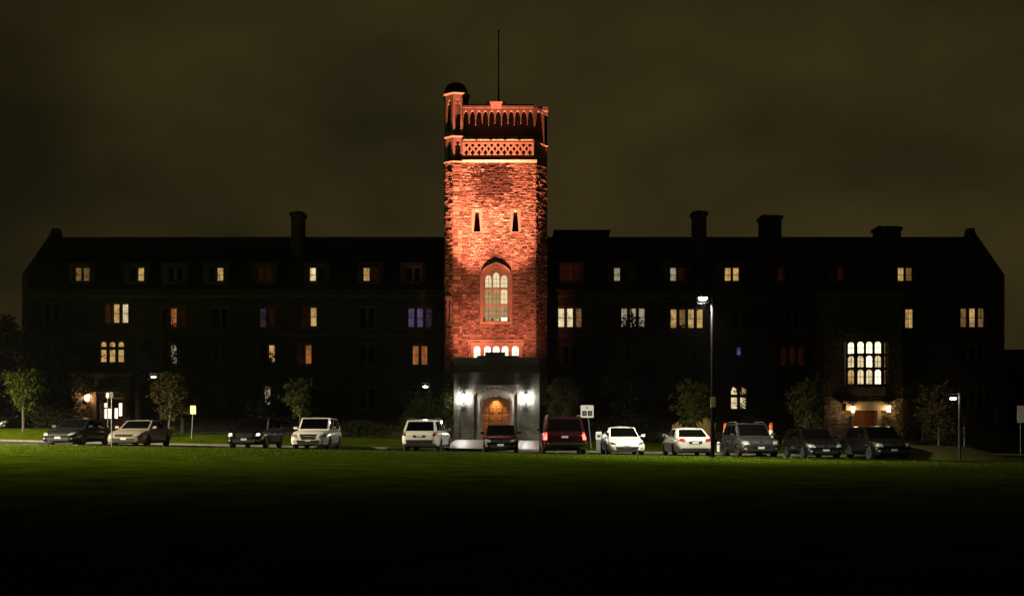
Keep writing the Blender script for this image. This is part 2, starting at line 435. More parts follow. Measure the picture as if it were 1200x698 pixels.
lv = MB(); rg = random.Random(8)
for i in range(420):
    x = rg.uniform(-30, 28); y = edge(x)-0.2-abs(rg.gauss(0, 6)) if rg.random() < .6 else rg.uniform(back(x)+.4, 66)
    if y < 14: continue
    z = (h(x, y)+.135) if y < edge(x) else hb(x, y)+.115; a = rg.uniform(0, 6.28); sz = rg.uniform(.035, .075)
    c_, s_ = math.cos(a)*sz, math.sin(a)*sz; t1, t2 = rg.uniform(-.03, .03), rg.uniform(-.03, .03)
    lv.add([(x-c_, y-s_, z+t1), (x+s_*.6, y-c_*.6, z+t2), (x+c_, y+s_, z-t1+.01), (x-s_*.6, y+c_*.6, z-t2+.01)], [(0, 1, 2, 3)])
tag(lv.build('fallen_leaves', leafmat('fallen leaves', (.10, .06, .012), (.20, .14, .03), .2)), 'scattered yellow brown leaves fallen on the lawns', 'fallen leaves', kind='stuff')

# ------------------------------------------------------------------ masonry helpers
def arch(x0, x1, z0, z1, rise=None, n=10, pointed=False):
    """closed outline of an arched opening, counter-clockwise"""
    wd = x1-x0; rise = wd*0.5 if rise is None else rise
    zs = z1-rise; c = (x0+x1)/2; pts = [(x0, z0), (x1, z0)]
    for i in range(n+1):
        t = i/n
        if pointed:
            s = abs(1-2*t); zz = zs + rise*(0.62*math.sqrt(max(0, 1-s*s)) + 0.38*(1-s))
        else:
            zz = zs + rise*math.sin(math.pi*t)
        xx = c + (wd/2)*math.cos(math.pi*t) if not pointed else c + (wd/2)*(1-2*t)
        pts.append((xx, zz))
    return pts
def tudor(x0, x1, z0, z1, rise, n=18):
    pts = [(x0, z0), (x1, z0)]
    for i in range(n+1):
        t = i/n; q = abs(1-2*t); pts.append((x1-(x1-x0)*t, z1-rise+rise*tud(q)))
    return pts
def tud(q): return 0.60*(1-q)/0.85 + 0.40 if q < 0.85*1 - 0 and q <= 0.80 else (0.541*math.sqrt(max(0, 1-((q-0.80)/0.20)**2)))
def rect(x0, x1, z0, z1): return [(x0, z0), (x1, z0), (x1, z1), (x0, z1)]

def wall_open(mb, x0, x1, z0, z1, openings, fn, reveal=0.35, m=0):
    """wall sheet in (u, z) with rectangular openings; fn(u, z, depth)"""
    xs = sorted({x0, x1, *[v for o in openings for v in o[:2] if x0 < v < x1]})
    zs = sorted({z0, z1, *[v for o in openings for v in o[2:] if z0 < v < z1]})
    for i in range(len(xs)-1):
        for j in range(len(zs)-1):
            cx, cz = (xs[i]+xs[i+1])/2, (zs[j]+zs[j+1])/2
            if any(o[0] < cx < o[1] and o[2] < cz < o[3] for o in openings): continue
            mb.add([fn(xs[i], zs[j], 0), fn(xs[i+1], zs[j], 0), fn(xs[i+1], zs[j+1], 0), fn(xs[i], zs[j+1], 0)], [(0, 1, 2, 3)], m)
    for a, b, c, d in openings:
        P = [(a, c), (b, c), (b, d), (a, d)]
        for k in range(4):
            p, q = P[k], P[(k+1) % 4]
            mb.add([fn(*p, 0), fn(*q, 0), fn(*q, reveal), fn(*p, reveal)], [(0, 3, 2, 1)], m)

def rubble(name, x0, x1, z0, z1, openings, fn, mat, parent, seed=1, rows=(0.10, 0.20), wid=(0.18, 0.50), prot=0.045):
    """coursed rubble: every stone its own little block with its own relief and tone, one mesh"""
    rr = random.Random(seed); v, f, tone = [], [], []
    z = z0
    while z < z1-0.02:
        rh = min(rr.uniform(*rows), z1-z)
        if z1-(z+rh) < 0.06: rh = z1-z
        x = x0 - rr.uniform(0, 0.2)
        while x < x1-0.01:
            sw = rr.uniform(*wid)
            a, b = max(x, x0), min(x+sw, x1); x += sw
            if b-a < 0.04: continue
            segs = [(a, b)]
            for o in openings:
                if o[2] < z+rh-0.01 and o[3] > z+0.01:
                    ns = []
                    for s0, s1 in segs:
                        if o[0] >= s1 or o[1] <= s0: ns.append((s0, s1)); continue
                        if o[0]-s0 > 0.04: ns.append((s0, o[0]))
                        if s1-o[1] > 0.04: ns.append((o[1], s1))
                    segs = ns
            for a, b in segs:
                gq = 0.006; p = rr.random()**2.0*prot; lift = rr.uniform(-0.011, 0.015)
                lo, hi = z+gq+rr.uniform(0, .006), z+rh-gq-rr.uniform(0, .006)
                ii = len(v); bev = min(0.03, (b-a)*0.2, rh*0.2)
                back = [(a+gq, lo), (b-gq, lo), (b-gq, hi), (a+gq, hi)]
                frn = [(a+gq+bev, lo+bev), (b-gq-bev, lo+bev), (b-gq-bev, hi-bev), (a+gq+bev, hi-bev)]
                for u, q in back: v.append(fn(u, q, 0.012))
                ps = [p+lift*(-1), p+lift*(-1)+rr.uniform(-.012, .012), p+lift+rr.uniform(-.012, .012), p+lift]
                for (u, q), pp in zip(frn, ps): v.append(fn(u, q, -0.012-max(0.0, pp)))
                f += [(ii+4, ii+5, ii+6, ii+7), (ii, ii+1, ii+5, ii+4), (ii+1, ii+2, ii+6, ii+5), (ii+2, ii+3, ii+7, ii+6), (ii+3, ii, ii+4, ii+7)]
                tone += [min(1, max(0, rr.gauss(0.52, 0.22) if rr.random() > .12 else rr.uniform(0, .2)))]*8
        z += rh
    me = bpy.data.meshes.new(name); me.from_pydata(v, [], f)
    at_ = me.attributes.new('tone', 'FLOAT', 'POINT'); at_.data.foreach_set('value', tone)
    me.materials.append(mat); me.update()
    o = bpy.data.objects.new(name, me); COL.objects.link(o); o.parent = parent
    return o

# ------------------------------------------------------------------ lit windows
PANES = {
    'Y': emit('warm lit room', (1.0, 0.60, 0.20), 0.50, 0.65, 2.6),
    'y': emit('dim warm room', (1.0, 0.55, 0.18), 0.15, 0.75, 2.6),
    'W': emit('pale lit room', (1.0, 0.80, 0.45), 0.80, 0.5, 2.2),
    'w': emit('dim pale room', (1.0, 0.82, 0.55), 0.30, 0.7, 3.0),
    'O': emit('orange lit curtain', (1.0, 0.33, 0.08), 0.36, 0.6, 2.0),
    'o': emit('dim orange curtain', (1.0, 0.30, 0.08), 0.040, 0.8, 2.0),
    'r': emit('faint red curtain', (1.0, 0.22, 0.07), 0.014, 0.8, 2.0),
    'P': emit('purple lit room', (0.55, 0.36, 0.85), 0.13, 0.5, 3.0),
    'p': emit('dim purple room', (0.6, 0.35, 0.65), 0.045, 0.7, 3.0),
    'B': emit('blue screen glow', (0.25, 0.45, 1.0), 0.22, 1.0, 4.0),
    'H': emit('bright hall light', (1.0, 0.82, 0.50), 2.2, 0.3, 1.2),
    'S': emit('stair light', (0.95, 0.82, 0.48), 0.80, 0.12, 1.2),
    's': emit('stair light lower down', (0.78, 0.58, 0.26), 0.46, 0.3, 1.2),
    'L': emit('lobby light', (1.0, 0.88, 0.62), 1.9, 0.25, 1.5),
}
PK = ['-'] + list(PANES)
PMATS = [M['dark_glass']] + [PANES[k] for k in PK[1:]]

def window(parent, name, fn, x0, x1, z0, z1, nl, rows, lights, arched=False, mull=0.26, edge_=0.11, bars=True, mat=None, rise=None, hood=True, gaps=None):
    """stone framed window of nl lights x rows (rows are heights from the bottom up); lights = string per row from the top"""
    mat = mat or M['dim_trim']
    mb = MB(); holes = []; cells = []
    tot = sum(rows); zz = z0+edge_; usable = (z1-z0) - 2*edge_ - mull*(len(rows)-1)
    lw = (x1-x0-2*edge_-mull*(nl-1))/nl
    for j, rh in enumerate(rows):
        hh = usable*rh/tot
        for i in range(nl):
            a = x0+edge_+i*(lw+mull); b = a+lw
            ar = arched if isinstance(arched, bool) else (j in arched)
            holes.append(arch(a, b, zz, zz+hh, rise if rise is not None else lw*0.42, 8, False) if ar else rect(a, b, zz, zz+hh))
            cells.append((a, b, zz, zz+hh, i, len(rows)-1-j))
        zz += hh+mull
    mb.plate(rect(x0, x1, z0, z1), holes, lambda u, v, t: fn(u, v, 0.10+t), 0.10, 0)
    # sill and hood set proud of the wall
    def bx(u0, u1, v0, v1, d0, d1, m=0):
        b = [fn(u0, v0, d0), fn(u1, v0, d0), fn(u1, v0, d1), fn(u0, v0, d1)]; t = [fn(u0, v1, d0), fn(u1, v1, d0), fn(u1, v1, d1), fn(u0, v1, d1)]
        mb.hexa(b, t, m)
    bx(x0-0.10, x1+0.10, z0-0.14, z0-0.002, -0.09, 0.2)
    if hood: bx(x0-0.12, x1+0.12, z1+0.002, z1+0.12, -0.08, 0.1)
    if bars:
        for a, b, c, d, i, j in cells:
            if d-c > 0.9:
                m_ = c + (d-c)*0.5
                bx(a-0.01, b+0.01, m_-0.022, m_+0.022, 0.203, 0.225, 1)
            if b-a > 0.5:
                c_ = (a+b)/2; bx(c_-0.018, c_+0.018, c-0.01, d+0.01, 0.206, 0.223, 1)
    fr = mb.build(name, [mat, M['bars']], parent, fix=True)
    pm = MB()
    for a, b, c, d, i, j in cells:
        row = lights[j] if j < len(lights) else '-'*nl
        k = PK.index(row[i]) if i < len(row) else 0
        e = 0.03
        pm.add([fn(a-e, c-e, 0.24), fn(b+e, c-e, 0.24), fn(b+e, d+e, 0.24), fn(a-e, d+e, 0.24)], [(0, 1, 2, 3)], k)
    pm.build('pane', PMATS, fr)
    return fr

# ------------------------------------------------------------------ wings
D0 = 78.6
def fplane(y): return lambda u, z, t: (u, y+t, z)
Z_EAVE, Y_RIDGE, Z_RIDGE = 12.7, 83.7, 18.1
XL, XR = X_(28, D0), X_(1175, D0)

def wx(cx, d=D0): return X_(cx, d)
def gable_end(mb, x0, x1, m=0):
    prof = [(D0-0.25, -0.6), (2*Y_RIDGE-D0+0.25, -0.6), (2*Y_RIDGE-D0+0.25, 14.0), (Y_RIDGE+0.5, 18.45), (Y_RIDGE+0.3, 18.95), (Y_RIDGE-0.3, 18.95), (Y_RIDGE-0.5, 18.45), (D0-0.25, 14.0)]
    mb.plate(prof, [], lambda u, v, t: (x0+t, u, v), x1-x0, m)

def dormer(parent, px, light, wpx=30, nl=2):
    yf = D0+0.30; fn = fplane(yf); s = F/yf
    xc = X_(px, yf); hw = wpx/2/s; zt = Z_(309, yf); zb = 12.4
    wz0, wz1 = Z_(331, yf), Z_(312.5, yf); ww = 0.66 if nl == 2 else 0.4
    mb = MB()
    wall_open(mb, xc-hw, xc+hw, zb, zt, [(xc-ww, xc+ww, wz0, wz1)], fn, 0.24)
    mb.add([(xc-hw, yf, zb), (xc-hw, yf, zt), (xc-hw, yf+4, zt), (xc-hw, yf+4, zb)], [(0, 1, 2, 3)])
    mb.add([(xc+hw, yf, zb), (xc+hw, yf, zt), (xc+hw, yf+4, zt), (xc+hw, yf+4, zb)], [(0, 3, 2, 1)])
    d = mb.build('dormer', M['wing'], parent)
    r = MB(); o = 0.16
    r.hexa([(xc-hw-o, yf-o, zt+.004), (xc+hw+o, yf-o, zt+.004), (xc+hw+o, yf+4, zt+.004), (xc-hw-o, yf+4, zt+.004)],
           [(xc-hw-o, yf-o, zt+0.10), (xc+hw+o, yf-o, zt+0.10), (xc+hw+o, yf+4, zt+1.3), (xc-hw-o, yf+4, zt+1.3)])
    r.build('roof', M['slate'], d)
    window(d, 'window', fn, xc-ww, xc+ww, wz0, wz1, nl, [1], [light], False, 0.20, 0.08, hood=False)

def chimney(parent, px0, px1, ytop, d, zb, cap=0.12):
    x0, x1 = X_(px0, d), X_(px1, d); zt = Z_(ytop, d); dp = min(1.3, (x1-x0))
    mb = MB(); mb.box(x0, x1, d, d+dp, zb, zt-0.5)
    mb.box(x0-cap, x1+cap, d-cap, d+dp+cap, zt-0.5+.002, zt-0.22)
    mb.box(x0+0.03, x1-0.03, d+0.03, d+dp-0.03, zt-0.22+.002, zt-0.14)
    k = max(1, int((x1-x0)/0.6))
    for i in range(k):
        cx = x0+(x1-x0)*(i+0.5)/k
        mb.lathe([(0.17, zt-0.14), (0.15, zt+0.0), (0.18, zt)], (cx, d+dp/2, 0), 10)
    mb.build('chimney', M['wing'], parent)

def wing(name, label, x0, x1, wins, dorms, chims, end):
    root = thing(name, label, 'building wing', ((x0+x1)/2, D0, 0))
    root.location = (0, 0, 0)
    fn = fplane(D0)
    mb = MB(); ops = [w_[0:4] for w_ in wins]
    wall_open(mb, x0, x1, -0.7, Z_EAVE, ops, fn, 0.34)
    yb = 2*Y_RIDGE-D0
    mb.add([(x0, yb, -0.7), (x1, yb, -0.7), (x1, yb, Z_EAVE), (x0, yb, Z_EAVE)], [(0, 3, 2, 1)])
    # plinth and string courses
    mb.box(x0, x1, D0-0.12, D0-0.003, -0.7, 0.9, 1)
    for py in (347, 393):
        z = Z_(py, D0)
        mb.box(x0, x1, D0-0.10, D0-0.003, z-0.08, z+0.08, 1)
    if end == 'l': gable_end(mb, x0-0.02, x0+0.53, 0)
    else: gable_end(mb, x1-0.53, x1+0.02, 0)
    mb.build('wall', [M['wing'], M['dim_trim']], root, fix=False)
    r = MB(); rx0, rx1 = (0.534, 0.004) if end == 'l' else (0.004, 0.534)
    r.plate([(D0-0.35, Z_EAVE-0.12), (yb+0.35, Z_EAVE-0.12), (yb+0.35, Z_EAVE+0.05), (Y_RIDGE, Z_RIDGE), (D0-0.35, Z_EAVE+0.05)], [], lambda u, v, t: (x0+rx0+t, u, v), x1-x0-rx0-rx1)
    r.box(x0+rx0, x1-rx1, Y_RIDGE-0.14, Y_RIDGE+0.14, Z_RIDGE-0.04, Z_RIDGE+0.10)
    # gutter
    r.box(x0+rx0+.02, x1-rx1-.02, D0-0.50, D0-0.352, Z_EAVE-0.10, Z_EAVE+0.04)
    ro = r.build('roof', M['slate'], root, fix=True)
    for c in chims: chimney(root, *c)
    for q in dorms: dormer(root, *q)
    for (a, b, c, d, nl, rows, li, ar) in wins:
        window(root, 'window', fn, a, b, c, d, nl, rows, li, ar)
    return root

def W(px, py, nl, li, hgt=1.75, rows=(1,), ar=False, lw=0.47):
    xc, zc = X_(px, D0), Z_(py, D0); hw = (nl*lw+(nl-1)*0.26+0.22)/2
    return (xc-hw, xc+hw, zc-hgt/2, zc+hgt/2, nl, list(rows), li, ar)

left_w = [
    W(136, 367, 3, ['oYW']), W(203, 372, 3, ['-Or']), W(258, 372, 2, ['--']), W(313, 372, 2, ['pr']), W(362, 371, 2, ['rY']), W(430, 372, 2, ['--']), W(492, 372, 3, ['PPp']),
    W(131, 412, 3, ['YYY', 'YYY'], 1.9, (3, 1.2), (1,)), W(203, 415, 3, ['-w-']), W(258, 415, 2, ['--']), W(313, 415, 2, ['-Y']), W(356, 415, 2, ['rO']), W(430, 415, 2, ['--']), W(492, 416, 2, ['OO']),
    W(60, 367, 2, ['--']), W(60, 415, 2, ['--']), W(66, 465, 2, ['--']),
    W(203, 466, 3, ['---']), W(258, 466, 2, ['--']), W(313, 463, 3, ['-w-']), W(362, 466, 2, ['--']), W(430, 466, 2, ['--']), W(490, 466, 2, ['--'])]
left_d = [(96, 'yy'), (160, '-Y'), (205, '--'), (253, '-Y'), (310, 'rr'), (371, 'W-'), (434, 'Yr'), (484, '--')]
lw_ = wing('hall_wing', 'long dark stone wing with dormers, at the end with one chimney and purple window', XL, X_(519, D0), left_w, left_d,
     [(341, 355, 246, 81.5, 14.0)], 'l')
right_w = [
    W(668, 372, 3, ['WWy']), W(742, 372, 3, ['www']), W(805, 373, 4, ['YyYY']), W(868, 372, 2, ['--']), W(929, 372, 2, ['--']), W(1072, 373, 2, ['Y-'], 1.75, (1,), False, 0.62), W(1140, 372, 3, ['yYy']),
    W(668, 416, 2, ['--']), W(741, 417, 2, ['-r']), W(802, 418, 3, ['---']), W(866, 411, 1, ['B'], 0.85, (1,), False, 0.32), W(929, 417, 3, ['rrr']), W(1140, 416, 3, ['---']),
    W(668, 466, 2, ['--']), W(741, 466, 2, ['--']), W(802, 466, 3, ['---']), W(866, 466, 2, ['WY', 'WW'], 2.0, (2.2, 1.4), (1,), 0.5), W(929, 466, 2, ['--']), W(1090, 466, 2, ['--']), W(1140, 466, 3, ['---'])]
right_d = [(669, 'rr'), (728, 'w-'), (794, 'wr'), (858, 'YY'), (920, 'r-'), (990, 'r-'), (1061, 'Yy'), (1118, '--')]
rw_ = wing('hall_wing', 'long dark stone wing with dormers, three chimneys and a tall bright oriel', X_(640, D0), XR, right_w, right_d,
     [(813, 828, 245, 81.5, 14.0), (893, 916, 250, 84.2, 16.5), (1029, 1056, 263, 84.2, 16.5)], 'r')
# flat roofed lift housing behind the ridge right of the tower
mb = MB(); mb.box(X_(650, 86), X_(714, 86), 86.0, 90.0, 14, Z_(270, 86)); mb.box(X_(649, 86), X_(715, 86), 85.85, 90.15, Z_(270, 86)-.25, Z_(269.5, 86))
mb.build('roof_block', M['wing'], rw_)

# --- the right entrance bay with its canted oriel
YB = 77.2; fnb = fplane(YB); bx0, bx1, bz = X_(965, YB), X_(1058, YB), 12.0
OX = X_(1015.5, YB); OZ0, OZ1 = Z_(452, YB), Z_(399, YB); OW = 1.10
DX0, DX1, DZ = X_(1000, YB), X_(1027, YB), Z_(481, YB)
ops = [(OX-OW-0.7, OX+OW+0.7, OZ0, OZ1), (DX0, DX1, -0.7, DZ)]
mb = MB(); wall_open(mb, bx0, bx1, -0.7, bz, ops, fnb, 0.5)
for xx, sg in ((bx0, 1), (bx1, -1)):
    q = [(xx, YB, -0.7), (xx, YB, bz), (xx, D0-0.1, bz), (xx, D0-0.1, -0.7)]
    mb.add(q, [(0, 1, 2, 3) if sg > 0 else (3, 2, 1, 0)])
mb.box(bx0-0.12, bx1+0.12, YB-0.12, D0-0.13, bz+.002, bz+0.35, 1)
bay = mb.build('entrance_bay', [M['mortar'], M['trim']], rw_)
rubble('stonework', bx0, bx1, 0.1, bz-0.02, ops, fnb, M['rubble_wing'], bay, 11)
# oriel: front of three lights and a canted light each side
mb = MB(); cant = 0.62; yo = YB-cant
plan = [(OX-OW-0.62, YB-0.02), (OX-OW, yo), (OX+OW, yo), (OX+OW+0.62, YB-0.02)]
ori = None
for (za, zb_, k, nm) in ((OZ0-0.75, OZ0-0.004, 0.06, 'oriel'), (OZ1+0.004, OZ1+0.55, 0.08, 'parapet')):
    mb = MB(); lo = [(p[0], p[1]-k, za) for p in plan]; hi = [(p[0], p[1]-k, zb_) for p in plan]
    mb.hexa(lo[:4], hi[:4]); o_ = mb.build(nm, M['trim'], ori or rw_); ori = ori or o_
window(ori, 'window', fplane(yo-0.1), OX-OW, OX+OW, OZ0, OZ1, 3, [1.25, 1, 1], ['HHH', 'WHW', 'WWH'], True, 0.20, 0.14, bars=True, hood=False)
def facet(p, q, off=0.1):
    p = Vector((p[0], p[1], 0)); q = Vector((q[0], q[1], 0)); d = (q-p); Ln = d.length; d.normalize(); nrm = Vector((d.y, -d.x, 0))
    return Ln, (lambda u, z, t: tuple(p + d*u - nrm*(t-off) + Vector((0, 0, z))))
Ln, ff = facet(plan[0], plan[1]); window(ori, 'window', ff, 0.0, Ln-0.02, OZ0, OZ1, 1, [1.25, 1, 1], ['H', 'W', 'Y'], True, 0.20, 0.16, hood=False)
Ln, ff = facet(plan[2], plan[3]); window(ori, 'window', ff, 0.02, Ln, OZ0, OZ1, 1, [1.25, 1, 1], ['y', 'y', 'y'], True, 0.20, 0.16, hood=False)
# doorway of the bay
mb = MB(); zl0, zl1 = DZ, Z_(470, YB)
mb.box(X_(986, YB), X_(1046, YB), YB-0.45, YB-0.06, zl1-0.18, zl1, 0)
mb.box(X_(990, YB), X_(1042, YB), YB-0.30, YB-0.06, DZ+0.02, zl1-0.183, 0)
for px0, px1 in ((996.2, 999.8), (1027.2, 1031)):
    mb.box(X_(px0, YB), X_(px1, YB), YB-0.26, YB-0.06, -0.6, DZ+0.017, 0)
mb.build('door_surround', M['trim'], rw_)
mb = MB(); mb.box(DX0+0.03, DX1-0.03, YB+0.36, YB+0.44, -0.2, DZ-0.03)
for i in range(2):
    a = DX0+0.12+i*(DX1-DX0)/2; b = a+(DX1-DX0)/2-0.24
    for z0, z1 in ((0.35, 1.0), (1.15, DZ-0.2)): mb.box(a, b, YB+0.325, YB+0.359, z0, z1)
dr = mb.build('door', M['oak_red'], rw_)
mb = MB(); mb.lathe([(0.03, 0), (0.05, 0.02), (0.03, 0.06)], ((DX0+DX1)/2+0.1, YB+0.29, 1.2), 8, axis='y'); mb.build('handle', M['iron'], dr)

# --- the left entrance
YE = 77.5; ex0, ex1 = X_(84, YE), X_(153, YE); ez = Z_(441, YE)
ops = [(X_(117, YE), X_(145, YE), -0.7, Z_(466, YE))]
mb = MB(); wall_open(mb, ex0, ex1, -0.7, ez, ops, fplane(YE), 0.7)
for xx, sg in ((ex0, 1), (ex1, -1)):
    mb.add([(xx, YE, -0.7), (xx, YE, ez), (xx, D0-0.12, ez), (xx, D0-0.12, -0.7)], [(0, 1, 2, 3) if sg > 0 else (3, 2, 1, 0)])
mb.box(ex0-0.1, ex1+0.1, YE-0.1, D0-0.13, ez+0.002, ez+0.3, 1)
eb = mb.build('entrance_bay', [M['mortar'], M['trim']], lw_)
rubble('stonework', ex0, ex1, 0.1, ez-0.02, ops, fplane(YE), M['rubble_wing'], eb, 12)
mb = MB()
cz = Z_(460, YE)
mb.box(X_(111.5, YE), X_(147, YE), YE-0.95, YE-0.06, cz, cz+0.26); mb.box(X_(113, YE), X_(145.5, YE), YE-0.8, YE-0.06, cz+0.263, cz+0.42)
mb.box(X_(110.5, YE), X_(114.2, YE), YE-0.28, YE-0.06, -0.6, cz-0.003); mb.box(X_(146, YE), X_(149, YE), YE-0.28, YE-0.06, -0.6, cz-0.003)
mb.build('canopy', M['trim'], lw_)
da, db_, dz = X_(118, YE), X_(144.5, YE), Z_(467, YE)
mb = MB(); fd = fplane(YE+0.40)
hl = [rect(X_(121, YE+.4), X_(125.4, YE+.4), Z_(490, YE), Z_(478.5, YE)), rect(X_(126.4, YE+.4), X_(130.4, YE+.4), Z_(490, YE), Z_(478.5, YE)),
      rect(X_(121, YE+.4), X_(125.4, YE+.4), Z_(477, YE), Z_(472, YE)), rect(X_(134, YE+.4), X_(138, YE+.4), Z_(490, YE), Z_(478, YE)), rect(X_(139, YE+.4), X_(143, YE+.4), Z_(487, YE), Z_(472, YE))]
mb.plate(rect(da, db_, -0.3, dz), hl, fd, 0.09)
dr = mb.build('door', M['oak_red'], lw_, fix=True)
mb = MB(); mb.add([(da+.1, YE+0.52, 0.3), (db_-.1, YE+0.52, 0.3), (db_-.1, YE+0.52, dz-.05), (da+.1, YE+0.52, dz-.05)], [(0, 1, 2, 3)])
mb.build('pane', emit('lit lobby behind the door', (1.0, 0.82, 0.55), 2.2, 0.4, 2.5), dr)

# dark neighbouring block beyond the right gable
root = thing('neighbour_building', 'low dark flat roofed building beyond the right gable end', 'building')
nx0 = X_(1177, 96); mb = MB()
wall_open(mb, nx0, nx0+26, -0.7, Z_(413, 96), [(nx0+2+4*i, nx0+3.6+4*i, 2+3.4*j, 3.8+3.4*j) for i in range(6) for j in range(2)], fplane(96.0), 0.3)
mb.add([(nx0, 96, -0.7), (nx0, 96, Z_(413, 96)), (nx0, 112, Z_(413, 96)), (nx0, 112, -0.7)], [(0, 1, 2, 3)])
mb.build('wall', M['wing'], root)
mb = MB(); mb.box(nx0-0.2, nx0+26.2, 95.8, 112.2, Z_(413, 96)+.003, Z_(413, 96)+0.3); mb.build('roof', M['lead'], root)
for i in range(6):
    for j in range(2):
        window(root, 'window', fplane(96.0), nx0+2+4*i, nx0+3.6+4*i, 2+3.4*j, 3.8+3.4*j, 2, [1], ['--'])

# ------------------------------------------------------------------ the tower
DT = 75.0
tx = lambda px: X_(px, DT)
tz = lambda py: Z_(py, DT)
tower = thing('tower', 'tall square stone tower floodlit orange with a corner turret', 'tower')
fT = fplane(DT)
TX0, TX1 = tx(541.6), tx(628)
CR = 1.00                                     # turret radius; one corner of the octagon points at the lawn
OROT = R(-12.5)
CX, CY = tx(531)+0.216*CR, 75.02+0.843*CR
Zs = tz(189)                                  # string course under the gallery
slit = [(tx(552.7), tx(565.3), tz(272.5), tz(244)), (tx(597.7), tx(610.3), tz(272.5), tz(244))]
big = (tx(562.5), tx(600.5), tz(380), tz(305.5))
low = (tx(551.5), tx(612), tz(424), tz(401))
ops = slit + [big, low]
mb = MB()
wall_open(mb, TX0, TX1, -0.7, Zs, ops, fT, 0.6)
# canted right corner, flanks and back of the shaft
xr2 = tx(642); cb = (TX1, DT, xr2, DT+1.5)
def quadv(mb, xa, ya, xb, yb, z0, z1, m=0): mb.add([(xa, ya, z0), (xb, yb, z0), (xb, yb, z1), (xa, ya, z1)], [(0, 1, 2, 3)], m)
quadv(mb, TX1, DT, xr2, DT+1.5, -0.7, Zs)
quadv(mb, xr2, DT+1.5, xr2, 83.2, -0.7, tz(130))
quadv(mb, xr2, 83.2, CX-0.4, 83.2, -0.7, tz(130))
quadv(mb, CX-0.4, 83.2, CX-0.4, CY, -0.7, tz(130))
mb.build('shaft', M['mortar'], tower)
rubble('stonework', TX0, TX1, 3.0, Zs-0.09, ops, fT, M['rubble'], tower, 5, prot=0.034)
Lc, fc = facet((TX1, DT), (xr2, DT+1.5), 0.0)
rubble('stonework', 0.0, Lc, 3.0, Zs-0.09, [], fc, M['rubble'], tower, 6, prot=0.04)

def octa(k, rad): a = k*math.pi/4 - math.pi/2 + OROT; return (CX+rad*math.cos(a), CY+rad*math.sin(a))
mb = MB()
for k in range(8):
    p, q = octa(k, CR-0.04), octa(k+1, CR-0.04)
    quadv(mb, *p, *q, -0.7, Zs)
tur = mb.build('turret', M['mortar'], tower)
for k in (-2, -1, 0):
    p, q = octa(k, CR), octa(k+1, CR)
    L_, f_ = facet(p, q, 0.0)
    tw = [(0.22, 0.54, tz(378), tz(349))] if k == -1 else []
    if k == 0:      # quoined return of the turret is smoother
        rubble('stonework', 0.0, L_, 3.0, Zs-0.1, tw, f_, M['rubble'], tur, 30+k, (0.22, 0.4), (0.4, 0.9), 0.025)
    else:
        rubble('stonework', 0.0, L_, 3.0, Zs-0.1, tw, f_, M['rubble'], tur, 30+k, prot=0.06)
    if tw:
        a, b, c, d = tw[0]
        m2 = MB(); m2.plate(rect(a-.07, b+.07, c, d), [arch(a+.05, b-.05, c+.1, d-.1, 0.14)], lambda u, v, t: f_(u, v, -0.05+t), 0.12)
        m2.hexa([f_(a-.14, d, -.18), f_(b+.14, d, -.18), f_(b+.14, d, 0), f_(a-.14, d, 0)], [f_(a-.08, d+.18, -.18), f_(b+.08, d+.18, -.18), f_(b+.08, d+.18, 0), f_(a-.08, d+.18, 0)])
        wq = m2.build('window', M['ashlar'], tur, fix=True)
        m3 = MB(); m3.add([f_(a, c, .05), f_(b, c, .05), f_(b, d, .05), f_(a, d, .05)], [(0, 1, 2, 3)]); m3.build('pane', M['dark_glass'], wq)
# panelled turret stages with strings, and the domed cap
def octring(mb, r0, z0, r1, z1, cap=True):
    lo = [(*octa(k, r0), z0) for k in range(8)]; hi = [(*octa(k, r1), z1) for k in range(8)]
    fs = [(k, (k+1) % 8, 8+(k+1) % 8, 8+k) for k in range(8)] + ([tuple(reversed(range(8))), tuple(range(8, 16))] if cap else [])
    mb.add(lo+hi, fs)
mb = MB(); octring(mb, CR-0.26, Zs, CR-0.26, tz(108)); 
mb.build('turret_core', M['mortar'], tower)
mb = MB()
for (pa, pb) in ((188.6, 161.5), (157.5, 111.5)):
    za, zb_ = tz(pa), tz(pb)
    for k in range(8):
        L_, f_ = facet(octa(k, CR), octa(k+1, CR), 0.0)
        hh = zb_-za; a, b = 0.17, L_-0.17
        hole = arch(a, b, za+hh*0.10, zb_-hh*0.10, 0.50, 10, True)
        mb.plate(rect(0.003, L_-0.003, za, zb_), [hole], lambda u, v, t: f_(u, v, t), 0.16)
        # cusps in the head of each panel
        c_ = (a+b)/2; zt_ = zb_-hh*0.10-0.42
        for sgn in (-1, 1):
            mb.plate([(c_+sgn*(b-a)/2, zt_), (c_+sgn*(b-a)*0.16, zt_+0.10), (c_+sgn*(b-a)/2, zt_+0.24)][::sgn], [], lambda u, v, t: f_(u, v, 0.04+t), 0.08)
for py, e in ((189, 0.14), (159.5, 0.12), (109, 0.16)):
    z = tz(py)
    octring(mb, CR+0.02, z-0.13, CR+e, z-0.02); octring(mb, CR+e, z-0.02+.002, CR+0.04, z+0.13)
mb.build('turret_panels', M['trim'], tower, fix=True)
mb = MB(); z = tz(107.5)
prof = [(CR+0.04, z), (CR+0.04, z+0.10), (CR-0.05, z+0.13), (CR-0.08, z+0.45), (CR-0.28, z+0.75), (CR-0.6, z+0.92), (0.05, z+1.0), (0.0, z+1.02)]
mb.lathe(prof, (CX-.04, CY, 0), 16); mb.build('turret_cap', M['lead'], tower, smooth=False)

